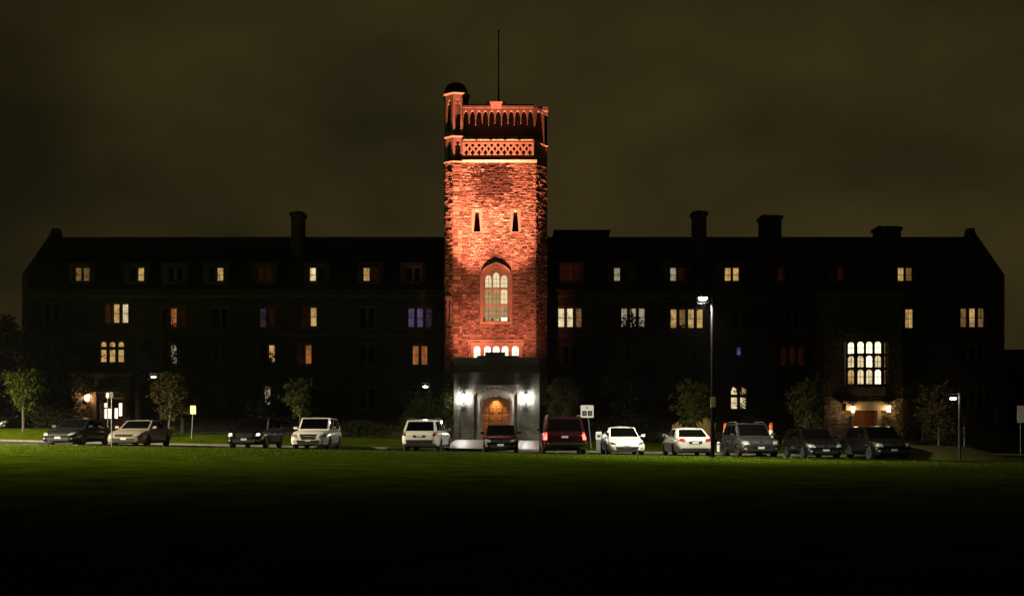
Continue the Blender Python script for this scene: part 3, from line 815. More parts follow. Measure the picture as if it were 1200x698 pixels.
# gallery: string, pierced parapet with its coping blocks, recessed belfry, corbel table and top parapet
gx0, gx1, gxr = tx(542), tx(625.5), tx(642)
mb = MB()
mb.hexa([(gx0, DT-0.05, Zs-0.10), (gx1+.25, DT-0.05, Zs-0.10), (gx1+.25, DT+0.5, Zs-0.10), (gx0, DT+0.5, Zs-0.10)],
        [(gx0, DT-0.20, Zs+0.06), (gx1+.25, DT-0.20, Zs+0.06), (gx1+.25, DT+0.5, Zs+0.10), (gx0, DT+0.5, Zs+0.10)])
mb.build('string_course', M['ashlar'], tower)
mb = MB()
za, zb_ = tz(184), tz(167)
mb.box(gx0, gx1, DT+0.30, DT+0.42, Zs+0.102, tz(160))          # wall behind the tracery
mb.build('gallery_wall', M['mortar'], tower)
mb = MB()
holes = []; nx = 11; pw = (gx1-gx0-0.12)/nx; hm = (zb_-za)
for i in range(nx):
    c = gx0+0.06+pw*(i+0.5); mz = (za+zb_)/2
    r1 = pw*0.36
    holes.append([(c, za+0.06), (c+r1, za+0.33), (c, za+0.60), (c-r1, za+0.33)])
    holes.append([(c, zb_-0.42), (c+r1*.9, zb_-0.25), (c, zb_-0.07), (c-r1*.9, zb_-0.25)])
    if i < nx-1:
        c2 = c+pw/2
        holes.append([(c2, mz-0.19), (c2+r1*.7, mz+0.05), (c2, mz+0.29), (c2-r1*.7, mz+0.05)])
mb.plate(rect(gx0, gx1, za, zb_), holes, lambda u, v, t: (u, DT-0.12+t, v), 0.16)
mb.box(gx0, gx1, DT-0.10, DT+0.29, tz(166.6), tz(164.6))
nb = 5; bw = (gx1-gx0)/nb
for i in range(nb):
    a = gx0+bw*i+0.10; b = gx0+bw*(i+1)-0.10
    zc = tz(164.6)+0.002
    mb.hexa([(a, DT-0.22, zc), (b, DT-0.22, zc), (b, DT+0.29, zc), (a, DT+0.29, zc)],
            [(a+.02, DT-0.16, tz(161)), (b-.02, DT-0.16, tz(161)), (b-.02, DT+0.24, tz(161)), (a+.02, DT+0.24, tz(161))])
mb.build('pierced_parapet', M['ashlar'], tower, fix=True)
# corner pier on the right
mb = MB()
mb.hexa([(gx1+0.004, DT+0.02, Zs+0.102), (xr2, DT+1.52, Zs+0.102), (xr2, 77, Zs+0.102), (gx1+0.004, 77, Zs+0.102)],
        [(gx1+0.004, DT+0.02, tz(165.5)), (xr2, DT+1.52, tz(165.5)), (xr2, 77, tz(165.5)), (gx1+0.004, 77, tz(165.5))])
mb.hexa([(gx1-.03, DT-0.06, tz(165.4)), (xr2+.06, DT+1.37, tz(165.4)), (xr2+.06, 77, tz(165.4)), (gx1-.03, 77, tz(165.4))],
        [(gx1-.03, DT-0.02, tz(160.6)), (xr2+.03, DT+1.43, tz(160.6)), (xr2+.03, 77, tz(160.6)), (gx1-.03, 77, tz(160.6))])
mb.build('corner_pier', M['ashlar'], tower)
# belfry stage set back behind the parapet
mb = MB()
mb.box(CX, xr2-0.25, DT+0.95, 83.0, tz(166), tz(127)); mb.build('belfry', M['mortar'], tower)
# corbel table: a hanging arcade
mb = MB(); z0, zs_, z1 = tz(146.5), tz(137.5), tz(127)
nx = 11; x0, x1 = gx0+0.02, gx1; pw = (x1-x0)/nx
out = [(x0, z1), (x0, z0)]
for i in range(nx):
    a = x0+pw*i; b = a+pw; c = (a+b)/2
    zt_ = tz(130)
    if i: out += []
    out += [(a+0.02, z0 + (0.0 if i % 2 == 0 else 0.14)), (a+0.05, zs_)]
    for t in (0.2, 0.4, 0.6, 0.8, 1.0): out.append((a+0.05+(c-a-0.05)*t, zs_+(zt_-zs_)*(1-(1-t)**2)**0.6))
    for t in (0.8, 0.6, 0.4, 0.2): out.append((b-0.05-(b-c-0.05)*t, zs_+(zt_-zs_)*(1-(1-t)**2)**0.6))
    out += [(b-0.05, zs_), (b-0.02, z0 + (0.0 if i % 2 else 0.14))]
out += [(x1, z0), (x1, z1)]
mb.plate(out, [], lambda u, v, t: (u, DT-0.10+t, v), 0.30)
mb.box(x0, x1, DT-0.16, DT+0.6, z1+.002, tz(124.6))
mb.box(x0, x1+0.1, DT-0.05, DT+0.4, tz(124.6)+.002, tz(122.5))
ca, cb_ = tx(574), tx(589)
mb.hexa([(ca+.16, DT-0.20, z1-0.1), (cb_-.16, DT-0.20, z1-0.1), (cb_-.16, DT-0.17, z1-0.1), (ca+.16, DT-0.17, z1-0.1)],
        [(ca, DT-0.40, tz(121)), (cb_, DT-0.40, tz(121)), (cb_, DT-0.165, tz(121)), (ca, DT-0.165, tz(121))])
mb.box(tx(570), tx(592), DT-0.10, DT+0.38, tz(122.5)+.004, tz(119.5))
# right return
mb.hexa([(gx1+.004, DT-0.02, tz(147)), (gx1+.12, DT+0.02, tz(147)), (gx1+.12, DT+0.5, tz(147)), (gx1+.004, DT+0.5, tz(147))],
        [(gx1+.004, DT-0.12, z1), (gx1+.30, DT+0.1, z1), (gx1+.30, DT+0.5, z1), (gx1+.004, DT+0.5, z1)])
mb.hexa([(gx1+.11, DT-0.10, tz(129)), (xr2+.04, DT+1.30, tz(129)), (xr2+.04, 77, tz(129)), (gx1+.11, 77, tz(129))],
        [(gx1+.11, DT-0.14, tz(125)), (xr2+.08, DT+1.26, tz(125)), (xr2+.08, 77, tz(125)), (gx1+.11, 77, tz(125))])
mb.build('corbel_table', M['dim_trim'], tower, fix=True)
mb = MB(); mb.box(CX, xr2-0.02, DT+0.62, 83.1, tz(126.5), tz(122)); mb.box(gx1+.12, xr2+.06, DT+0.9, 83, tz(125)+.003, tz(121.6))
mb.build('top_parapet', M['trim'], tower)
# flag pole
fp = thing('flagpole', 'thin dark flagpole standing on the tower roof', 'flagpole', (tx(583.5), DT+3.5, 0)); zt0 = tz(121.5); zt1 = Z_(38, DT+3.5)
mb = MB(); mb.tube([(0, 0, zt0-0.2), (0, 0, zt0+3), (0, 0, zt1)], [0.11, 0.05, 0.05], 8); mb.build('pole', M['iron'], fp)
mb = MB(); mb.lathe([(0.0, zt1), (0.10, zt1+0.06), (0.10, zt1+0.14), (0.0, zt1+0.2)], (0, 0, 0), 10); mb.build('finial', M['iron'], fp, smooth=True)

# slit windows
for a, b, c, d in slit:
    mb = MB(); cxx = (a+b)/2
    hole = [(cxx-0.27, c+0.07), (cxx+0.27, c+0.07), (cxx+0.14, d-0.2), (cxx-0.14, d-0.2)]
    mb.plate(rect(a, b, c, d), [hole], lambda u, v, t: (u, DT-0.02+t, v), 0.5)
    so = mb.build('slit_window', M['ashlar'], tower, fix=True)
    m3 = MB(); m3.add([(a+.1, DT+0.44, c), (b-.1, DT+0.44, c), (b-.1, DT+0.44, d), (a+.1, DT+0.44, d)], [(0, 1, 2, 3)]); m3.build('pane', M['dark_glass'], so)

# the tall traceried window
mb = MB(); a, b, c, d = big
ox = arch(tx(566.8), tx(596), tz(376.5), tz(312), 0.95, 16, True)
mb.plate(rect(a, b, c, d), [ox], lambda u, v, t: (u, DT-0.015+t, v), 0.30)
# hood mould following the arch, sill below
hp = [(tx(563.5), tz(323.5))] + [(x_, z_) for x_, z_ in [(tx(564), tz(320)), (tx(566.5), tz(316)), (tx(571), tz(312.4)), (tx(576), tz(310)), (tx(581.4), tz(307.6)), (tx(587), tz(310)), (tx(592), tz(312.4)), (tx(596.5), tz(316)), (tx(599), tz(320)), (tx(599.6), tz(323.5))]]
up = [(x_, z_+0.14) for x_, z_ in hp]
for i in range(len(hp)-1):
    p, q, p2, q2 = hp[i], hp[i+1], up[i], up[i+1]
    mb.hexa([(p[0], DT-0.24, p[1]), (q[0], DT-0.24, q[1]), (q[0], DT-0.018, q[1]), (p[0], DT-0.018, p[1])],
            [(p2[0], DT-0.16, p2[1]), (q2[0], DT-0.16, q2[1]), (q2[0], DT-0.018, q2[1]), (p2[0], DT-0.018, p2[1])])
mb.box(tx(565.5), tx(597.5), DT-0.16, DT-0.018, tz(378), tz(376.3))
wo = mb.build('window', M['ashlar'], tower, fix=True)
mb = MB(); xs = [(tx(568.6), tx(576)), (tx(577.7), tx(585.2)), (tx(586.9), tx(594.4))]
rows = [(tz(375.5), tz(357.5)), (tz(355.6), tz(338.5)), (tz(336.4), tz(321.5))]
holes = []; pm = MB()
for j, (z0, z1) in enumerate(rows):
    for i, (x0, x1) in enumerate(xs):
        zz = z1 + (0.20 if (j == 2 and i == 1) else 0.0)
        holes.append(arch(x0, x1, z0, zz, 0.30 if j == 2 else 0.14, 8, j == 2))
        li = 'S' if j == 2 else ('S' if (j == 1 and i == 2) else 's')
        pm.add([(x0-.05, DT+0.30, z0-.05), (x1+.05, DT+0.30, z0-.05), (x1+.05, DT+0.30, zz+.05), (x0-.05, DT+0.30, zz+.05)], [(0, 1, 2, 3)], PK.index(li))
x0, x1 = xs[2]
pm.add([(x0+.02, DT+0.29, tz(375.6)), (x1, DT+0.29, tz(375.6)), (x1, DT+0.29, tz(371.5)), (x0+.02, DT+0.29, tz(371.5))], [(0, 1, 2, 3)], PK.index('H'))
x0, x1 = xs[1]
pm.add([(x0+.2, DT+0.29, tz(375.6)), (x1, DT+0.29, tz(375.6)), (x1, DT+0.29, tz(373.5)), (x0+.2, DT+0.29, tz(373.5))], [(0, 1, 2, 3)], PK.index('W'))
mb.plate(rect(tx(566.9), tx(595.9), tz(376.4), tz(310.5)), holes, lambda u, v, t: (u, DT+0.13+t, v), 0.13)
for x0, x1 in xs:
    for z0, z1 in rows:
        for k in (1, 2):
            zc = z0+(z1-z0)*k/3; mb.box(x0-.02, x1+.02, DT+0.262, DT+0.275, zc-.012, zc+.012, 1)
        xc = (x0+x1)/2; mb.box(xc-.012, xc+.012, DT+0.264, DT+0.273, z0-.02, z1, 1)
mb.build('tracery', [M['ashlar'], M['bars']], wo, fix=True)
pm.build('pane', PMATS, wo)

# row of five arched lights under a label mould
mb = MB(); a, b, c, d = low
cs = [(555.2, 562.8), (567.3, 575.0), (577.6, 585.2), (588.0, 595.6), (600.0, 607.8)]
holes = [arch(tx(p), tx(q), c+0.25, tz(405.2), 0.26, 10) for p, q in cs]
mb.plate(rect(a, b, c, d), holes, lambda u, v, t: (u, DT-0.015+t, v), 0.28)
mb.box(tx(549), tx(613.5), DT-0.16, DT-0.02, tz(399.4), tz(397.8)); mb.box(tx(549), tx(550.6), DT-0.14, DT-0.02, tz(405), tz(399.5)); mb.box(tx(611.9), tx(613.5), DT-0.14, DT-0.02, tz(405), tz(399.5))
lo = mb.build('window', M['ashlar'], tower, fix=True)
pm = MB()
for p, q in cs: pm.add([(tx(p)-.04, DT+0.22, c+.2), (tx(q)+.04, DT+0.22, c+.2), (tx(q)+.04, DT+0.22, tz(404.5)), (tx(p)-.04, DT+0.22, tz(404.5))], [(0, 1, 2, 3)], PK.index('L'))
pm.build('pane', PMATS, lo)
br = MB()
for p, q in cs:
    xc = tx((p+q)/2); br.box(xc-.02, xc+.02, DT+0.18, DT+0.20, c+.2, tz(405.5)); br.box(tx(p)-.02, tx(q)+.02, DT+0.182, DT+0.198, tz(414), tz(413.3))
br.build('glazing_bars', M['bars'], lo)

# ------------------------------------------------------------------ entrance porch
DP = 70.9
qx = lambda px: X_(px, DP)
qz = lambda py: Z_(py, DP)
porch = thing('entrance_porch', 'pale stone entrance porch with arched oak door at the tower foot', 'porch')
PX0, PX1, PZ = qx(532), qx(632), qz(421)
ZG = h(-1, 71) + 0.10
door_o = (qx(559.5), qx(602.5), -0.6, qz(455.5))
mb = MB()
wall_open(mb, PX0, PX1, -0.6, PZ, [door_o], fplane(DP), 0.6)
quadv(mb, PX0, DT-0.1, PX0, DP, -0.6, PZ); quadv(mb, PX1, DP, PX1, DT-0.1, -0.6, PZ)
mb.add([(PX0, DP+0.45, PZ-0.45), (PX1, DP+0.45, PZ-0.45), (PX1, DT-0.1, PZ-0.4), (PX0, DT-0.1, PZ-0.4)], [(0, 1, 2, 3)])
mb.add([(PX0, DP+0.45, PZ-0.45), (PX1, DP+0.45, PZ-0.45), (PX1, DP+0.45, PZ), (PX0, DP+0.45, PZ)], [(3, 2, 1, 0)])
mb.build('wall', M['porch_stone'], porch)
mb = MB()                               # parapet and moulded courses
mb.box(PX0-0.10, PX1+0.10, DP-0.12, DP+0.45, PZ+.002, PZ+0.14)
mb.box(qx(559.5), qx(608), DP-0.06, DP+0.40, PZ+0.142, qz(416.5)); mb.box(qx(568.5), qx(591.5), DP-0.05, DP+0.38, qz(416.5)+.002, qz(412.5))
mb.box(PX0-0.06, PX1+0.06, DP-0.14, DP-0.003, qz(437.5), qz(435.5))
for px0, px1 in ((532, 537), (625.5, 632)):
    mb.box(qx(px0), qx(px1), DP-0.22, DP-0.004, -0.6, qz(438)); 
for px0, px1 in ((552.5, 555.2), (606.2, 608.8)):
    mb.box(qx(px0), qx(px1), DP-0.16, DP-0.004, -0.6, qz(462))
mb.build('mouldings', M['porch_stone'], porch)
# carved shield band over the low balcony
mb = MB()
for i in range(7):
    cx = qx(566+5*i); zc = qz(428); mb.plate([(cx-.13, zc+.16), (cx-.13, zc-.05), (cx, zc-.2), (cx+.13, zc-.05), (cx+.13, zc+.16)], [], lambda u, v, t: (u, DP-0.07+t, v), 0.066)
mb.build('carved_shields', M['porch_stone'], porch, fix=True)
# door surround: moulded arch with a carved and dentilled hood
mb = MB()
a, b = qx(559.5), qx(602.5)
inner = tudor(qx(565), qx(597.5), -0.55, qz(463.6), 0.50)
mb.plate(rect(a, b, -0.6, qz(455.5)), [inner], lambda u, v, t: (u, DP-0.05+t, v), 0.45)
inner2 = tudor(qx(562.6), qx(599.9), -0.58, qz(461.2), 0.55)
mb.plate(tudor(qx(560.4), qx(602.0), -0.59, qz(459.0), 0.60), [inner2], lambda u, v, t: (u, DP-0.11+t, v), 0.055)
mb.build('door_surround', M['ashlar'], porch, fix=True)
mb = MB()
def hoodz(px): return qz(461.5) + (1-((px-581.2)/27.0)**2)*0.52
K = 18
for i in range(K):
    p0 = 554.8+53*i/K; p1 = 554.8+53*(i+1)/K
    za, zb2 = hoodz(p0), hoodz(p1); zt_ = qz(452.3)
    mb.hexa([(qx(p0), DP-0.34, za), (qx(p1), DP-0.34, zb2), (qx(p1), DP-0.115, zb2), (qx(p0), DP-0.115, za)],
            [(qx(p0), DP-0.40, max(za+.12, zt_)), (qx(p1), DP-0.40, max(zb2+.12, zt_)), (qx(p1), DP-0.115, max(zb2+.12, zt_)), (qx(p0), DP-0.115, max(za+.12, zt_))])
    if i % 2 == 0:
        mb.hexa([(qx(p0), DP-0.31, za-.19), (qx(p1-.4), DP-0.31, zb2-.19), (qx(p1-.4), DP-0.118, zb2-.19), (qx(p0), DP-0.118, za-.19)],
                [(qx(p0), DP-0.33, za-.003), (qx(p1-.4), DP-0.33, zb2-.003), (qx(p1-.4), DP-0.118, zb2-.003), (qx(p0), DP-0.118, za-.003)])
mb.box(qx(554.2), qx(608.4), DP-0.46, DP-0.116, qz(452.2), qz(450.6))
rr = random.Random(4)
for i in range(70):
    p = rr.uniform(556, 606); z = rr.uniform(hoodz(p)+.06, qz(452.9)) if hoodz(p)+.08 < qz(452.9) else None
    if z is None: continue
    s_ = rr.uniform(.04, .08); mb.hexa([(qx(p)-s_, DP-0.43, z-s_), (qx(p)+s_, DP-0.43, z-s_), (qx(p)+s_, DP-0.37, z-s_), (qx(p)-s_, DP-0.37, z-s_)], [(qx(p)-s_*.6, DP-0.44, z+s_), (qx(p)+s_*.6, DP-0.44, z+s_), (qx(p)+s_*.6, DP-0.37, z+s_), (qx(p)-s_*.6, DP-0.37, z+s_)])
mb.build('carved_hood', M['ashlar'], porch)
# double oak door
for sgn in (-1, 1):
    mb = MB(); x0, x1 = (qx(565)-.05, qx(581.2)-0.012) if sgn < 0 else (qx(581.2)+0.012, qx(597.5)+.05)
    def az(x): s_ = min(1, abs((x-qx(581.25))/(qx(597.5)-qx(581.25)))); return qz(463.6)-0.50+0.50*tud(s_) + 0.05
    top = [(x0+(x1-x0)*t, az(x0+(x1-x0)*t)) for t in [i/8 for i in range(8, -1, -1)]]
    mb.plate([(x0, ZG-0.02), (x1, ZG-0.02)]+top, [], lambda u, v, t: (u, DP+0.30+t, v), 0.08)
    wd = x1-x0; rows_ = [(ZG+.15, ZG+.75), (ZG+.87, ZG+1.35), (ZG+1.47, ZG+1.95), (ZG+2.07, ZG+2.5)]
    for z0, z1 in rows_:
        for c in range(2):
            xa = x0+wd*(0.10+0.42*c); xb = xa+wd*0.36
            mb.hexa([(xa+.03, DP+0.262, z0+.03), (xb-.03, DP+0.262, z0+.03), (xb, DP+0.299, z0), (xa, DP+0.299, z0)], [(xa+.03, DP+0.262, z1-.03), (xb-.03, DP+0.262, z1-.03), (xb, DP+0.299, z1), (xa, DP+0.299, z1)])
    dl = mb.build('door', M['oak'], porch, fix=True)
    m3 = MB(); hx = x1-.12 if sgn < 0 else x0+.12
    m3.tube([(hx, DP+0.24, ZG+1.0), (hx, DP+0.22, ZG+1.15), (hx, DP+0.24, ZG+1.3)], 0.02, 6); m3.build('handle', M['iron'], dl)
mb = MB(); mb.box(qx(556), qx(606), DP-1.6, DP-0.24, ZG-0.3, ZG+0.06); mb.build('doorstep', M['kerb'], porch)

# ------------------------------------------------------------------ lamps
def light(name, kind, loc, power, col, size=0.15, target=None, angle=None, blend=0.5):
    l = bpy.data.lights.new(name, kind); l.energy = power; l.color = col
    l.shadow_soft_size = size
    if kind == 'SPOT': l.spot_size = R(angle); l.spot_blend = blend
    o = bpy.data.objects.new(name, l); COL.objects.link(o); o.location = loc
    if target is not None: o.rotation_euler = (Vector(target)-Vector(loc)).to_track_quat('-Z', 'Y').to_euler()
    return o

GLOBE_W = emit('lit lantern glass', (1.0, 0.97, 0.90), 120.0)
GLOBE_Y = emit('lit warm lantern glass', (1.0, 0.62, 0.25), 34.0)
def lantern(label, p, globe, power, col, sc_=1.0, group=None):
    t = thing('wall_lantern', label, 'lantern', p, 0, group)
    s = sc_
    mb = MB(); mb.box(-.07*s, .07*s, -0.02, 0.0+.22*s, -.14*s, -.06*s)
    mb.lathe([(0.17*s, .24*s), (0.19*s, .27*s), (0.03, .40*s), (0.02, .46*s)], (0, 0, 0), 8); mb.lathe([(0.03, -.34*s), (0.12*s, -.28*s), (0.14*s, -.24*s)], (0, 0, 0), 8)
    for k in range(4):
        a = math.pi/4+k*math.pi/2; mb.tube([(.13*s*math.cos(a), .13*s*math.sin(a), -.24*s), (.17*s*math.cos(a), .17*s*math.sin(a), .24*s)], .012*s, 5)
    mb.build('bracket', M['iron'], t)
    mb = MB(); mb.lathe([(0.0, -.24*s), (0.11*s, -.238*s), (0.15*s, .235*s), (0.0, .238*s)], (0, 0, 0), 10); mb.build('globe', globe, t)
    light('lantern_light', 'POINT', (p[0], p[1]-0.19*s, p[2]-.05), power, col, 0.12).parent = None
    return t
mb = MB(); mb.lathe([(0, -.03), (.05, -.025), (.06, 0)], (qx(581.25), DP-0.02, qz(463.6)-.012), 14)
mb.build('soffit_lamp', emit('lit soffit lens', (1.0, .78, .45), 2.0), porch)
light('soffit_light', 'SPOT', (qx(581.25), DP-0.02, qz(463.6)-.06), 230, (1.0, .72, .40), .04, (qx(581.25), DP+.22, ZG+1.2), 95, 1.0)
PG = 'lanterns flanking the oak door'
lantern('bright white lantern on the porch wall between shrub and oak door', (qx(543.5), DP-0.34, qz(466.5)), GLOBE_W, P_PORCH, (1.0, 0.96, 0.88), 1.25, PG)
lantern('bright white lantern on the porch, on the dark red SUV side of its door', (qx(616.2), DP-0.34, qz(466.5)), GLOBE_W, P_PORCH, (1.0, 0.96, 0.88), 1.25, PG)
lantern('warm lantern beside the canopy of the entrance behind the beige sedan', (X_(104, YE), YE-0.32, Z_(466, YE)), GLOBE_Y, P_WALL*1.2, (1.0, 0.55, 0.20), 1.1)
lantern('warm lantern beside the oriel entrance, on the tower side of its red door', (X_(996.5, YB), YB-0.60, Z_(479.5, YB)), GLOBE_Y, P_WALL, (1.0, 0.58, 0.24), 1.0, 'lanterns flanking the red door')
lantern('warm lantern beside the oriel entrance, on the gable side of its red door', (X_(1038, YB), YB-0.60, Z_(479, YB)), GLOBE_Y, P_WALL, (1.0, 0.58, 0.24), 1.0, 'lanterns flanking the red door')

# orange floodlights standing on the porch roof: each a tight beam for the head of the tower and a wide weak one
for px, lab, tpx, pw in ((553, 'orange floodlight on the porch roof below the turret', 554, 1.12), (608, 'orange floodlight on the porch roof away from the turret', 600, 0.78)):
    p = Vector((X_(px, 71.55), 71.55, PZ-0.02))
    t = thing('floodlight', lab, 'floodlight', p, 0, 'floodlights on the porch roof')
    mb = MB(); mb.box(-.2, .2, -.1, .1, -.02, .12); mb.hexa([(-.15, -.1, -.3), (.15, -.1, -.3), (.15, .1, -.3), (-.15, .1, -.3)], [(-.15, -.1, -.021), (.15, -.1, -.021), (.15, .1, -.021), (-.15, .1, -.021)])
    mb.box(-.03, .03, -.03, .03, -.5, -.301)
    for sg in (-1, 1): mb.box(sg*.205, sg*.217, -.15, .38, -.02, .58)  # side flaps added to keep the flood beam off the wings
    mb.build('housing', M['iron'], t)
    mb = MB(); mb.box(-.17, .17, -.08, .08, .121, .135); mb.build('lens', emit('orange flood lens', (1.0, .25, .06), 6.0), t)
    q = p+Vector((0, 0, .25))
    light('flood_light', 'SPOT', q, P_FLOOD*pw, FLOOD_C, 0.06, (X_(tpx, 75), 75.0, 28.0), 36, 1.0)
    light('flood_light', 'SPOT', q, P_FLOOD*0.017*pw, FLOOD_C, 0.06, (X_(tpx, 75), 75.0, 13.0), 140, 1.0)

LAMP_C = emit('lit lamp lens', (1.0, 0.95, 0.80), 40.0)
def street_lamp(label, base, height, arm, head_w, power, col, pole_mat, target=None, angle=150, r=0.075, tag_plate=False, group=None, globe=None, cutoff=None, shield=False):
    """pole with a flat head on a short arm; arm = (dx, dy) from the pole. cutoff: a skirt keeps the light below that angle; shield: no light towards the hall"""
    t = thing('street_lamp', label, 'street lamp', base, 0, group)
    mb = MB(); mb.lathe([(0.20, -0.2), (0.20, 0.04), (r*1.25, 0.06), (r*1.2, 0.5), (r, height-0.1), (r*.9, height+.05)], (0, 0, 0), 12); mb.build('pole', pole_mat, t)
    a = Vector((arm[0], arm[1], 0)); n_ = a.normalized(); s_ = n_.cross(Vector((0, 0, 1)))
    c_ = n_*(a.length*0.5+head_w*0.5); hr = head_w*0.5
    mb = MB(); mb.tube([Vector((0, 0, height-0.05)), n_*0.1+Vector((0, 0, height+.06)), c_+Vector((0, 0, height+0.07))], 0.035, 8); mb.build('arm', pole_mat, t)
    mb = MB(); mb.lathe([(hr, 0), (hr, .05), (hr*.8, .12), (hr*.3, .15), (0, .15)], (c_.x, c_.y, height), 20)
    lz = height-0.20
    if shield == 'cut_hood':  # unseen long hood added to cut the light off the near lawn and hall
        cx, cy = c_.x, c_.y
        mb.box(cx-2.6, cx+2.6, cy-.37, cy+.82, height+.151, height+.19)
        mb.box(cx-2.6, cx+2.6, cy-.37, cy-.35, lz-.205, height+.150); mb.box(cx-2.6, cx+2.6, cy+.80, cy+.82, lz-.25, height+.150)
    elif cutoff:          # skirt on the hall side keeps the light off the windows
        zb_ = lz-height-hr*math.tan(R(cutoff)); na = 20
        def pt(a, rr_, z): return (c_.x+rr_*math.cos(a), c_.y+rr_*math.sin(a), height+z)
        for i in range(na):
            a0, a1 = R(-14+208*i/na), R(-14+208*(i+1)/na)
            mb.hexa([pt(a0, hr-.012, zb_), pt(a0, hr, zb_), pt(a1, hr, zb_), pt(a1, hr-.012, zb_)], [pt(a0, hr-.012, -.002), pt(a0, hr, -.002), pt(a1, hr, -.002), pt(a1, hr-.012, -.002)])
    mb.build('head', M['black_pole'], t, fix=True)
    mb = MB()
    if cutoff: mb.lathe([(0, -.15), (.08, -.14), (.15, -.10), (.19, -.03), (.19, -.003)], (c_.x, c_.y-.03, height), 18)
    else:
        k = .15; zz = height-.20
        mb.lathe([(0.0, zz-.07), (k*.7, zz-.05), (k, zz), (k*.8, zz+.03), (0, zz+.04)], (c_.x, c_.y, 0), 16)
    mb.build('lamp', globe or LAMP_C, t, fix=True, smooth=True)
    if tag_plate:
        mb = MB(); mb.box(-0.11, 0.11, -r*1.3-.02, -r*1.3, 2.3, 2.75); mb.build('notice_plate', M['sign_white'], t)
    p = Vector(base)+c_+Vector((0, 0, lz))
    if shield is True: light('street_light', 'SPOT', p, power, col, 0.06, p+Vector((0, -.5, -.55)), 178, 0.2)      # house-side cut-off optics
    elif target is None: light('street_light', 'POINT', p, power, col, 0.10)
    else: light('street_light', 'SPOT', p, power, col, 0.03, target, angle, 0.6)
    return t
WHITE = (1.0, 0.93, 0.74)
b = at(835, 540.5, 42.5)
street_lamp('tall black street lamp standing before the pale sedan', (b.x, b.y, h(b.x, b.y)+.08), 7.25, (-0.35, 0), 0.55, P_TALL, WHITE, M['black_pole'], (b.x-.45, b.y+2.0, -.6), 150, 0.075, True, cutoff=8)
SG = 'short street lamps among the trees'
b = at(189, 512, 61); street_lamp('short street lamp almost hidden by a small tree behind beige sedan', (b.x, b.y, hb(b.x, b.y)+.1), 3.95, (-0.3, -.1), 0.6, P_SHORT*.6, (1.0, .95, .82), M['black_pole'], group=SG, shield=True)
b = at(504, 516, 61); street_lamp('short street lamp in the shrubs between porch and purple window', (b.x, b.y, hb(b.x, b.y)+.1), 3.75, (-0.2, -.1), 0.42, P_SHORT*0.8, (.95, 1.0, .9), M['black_pole'], group=SG, shield=True)
b = at(1124.5, 537.5, 44.2); street_lamp('short grey street lamp on the mound near the dark gable end', (b.x, b.y, h(b.x, b.y)+.05), 3.15, (-0.25, 0), 0.36, P_SHORT*0.2, (1.0, .88, .62), M['grey_pole'], None, 160, 0.055, group=SG, shield=True)
# the lamp post of the lawn's other walk, just outside the picture, that lights the lawn and the car fronts
bl_ = Vector((-37.0, 41.0, h(-37, 41)+.08))
street_lamp('tall lamp post on the lawn edge outside the view', bl_, 9.0, (0.5, 0.15), 0.7, P_LAWN_SIDE, (1.0, 0.86, 0.58), M['black_pole'], None, 110, 0.09, cutoff=14, shield='cut_hood')

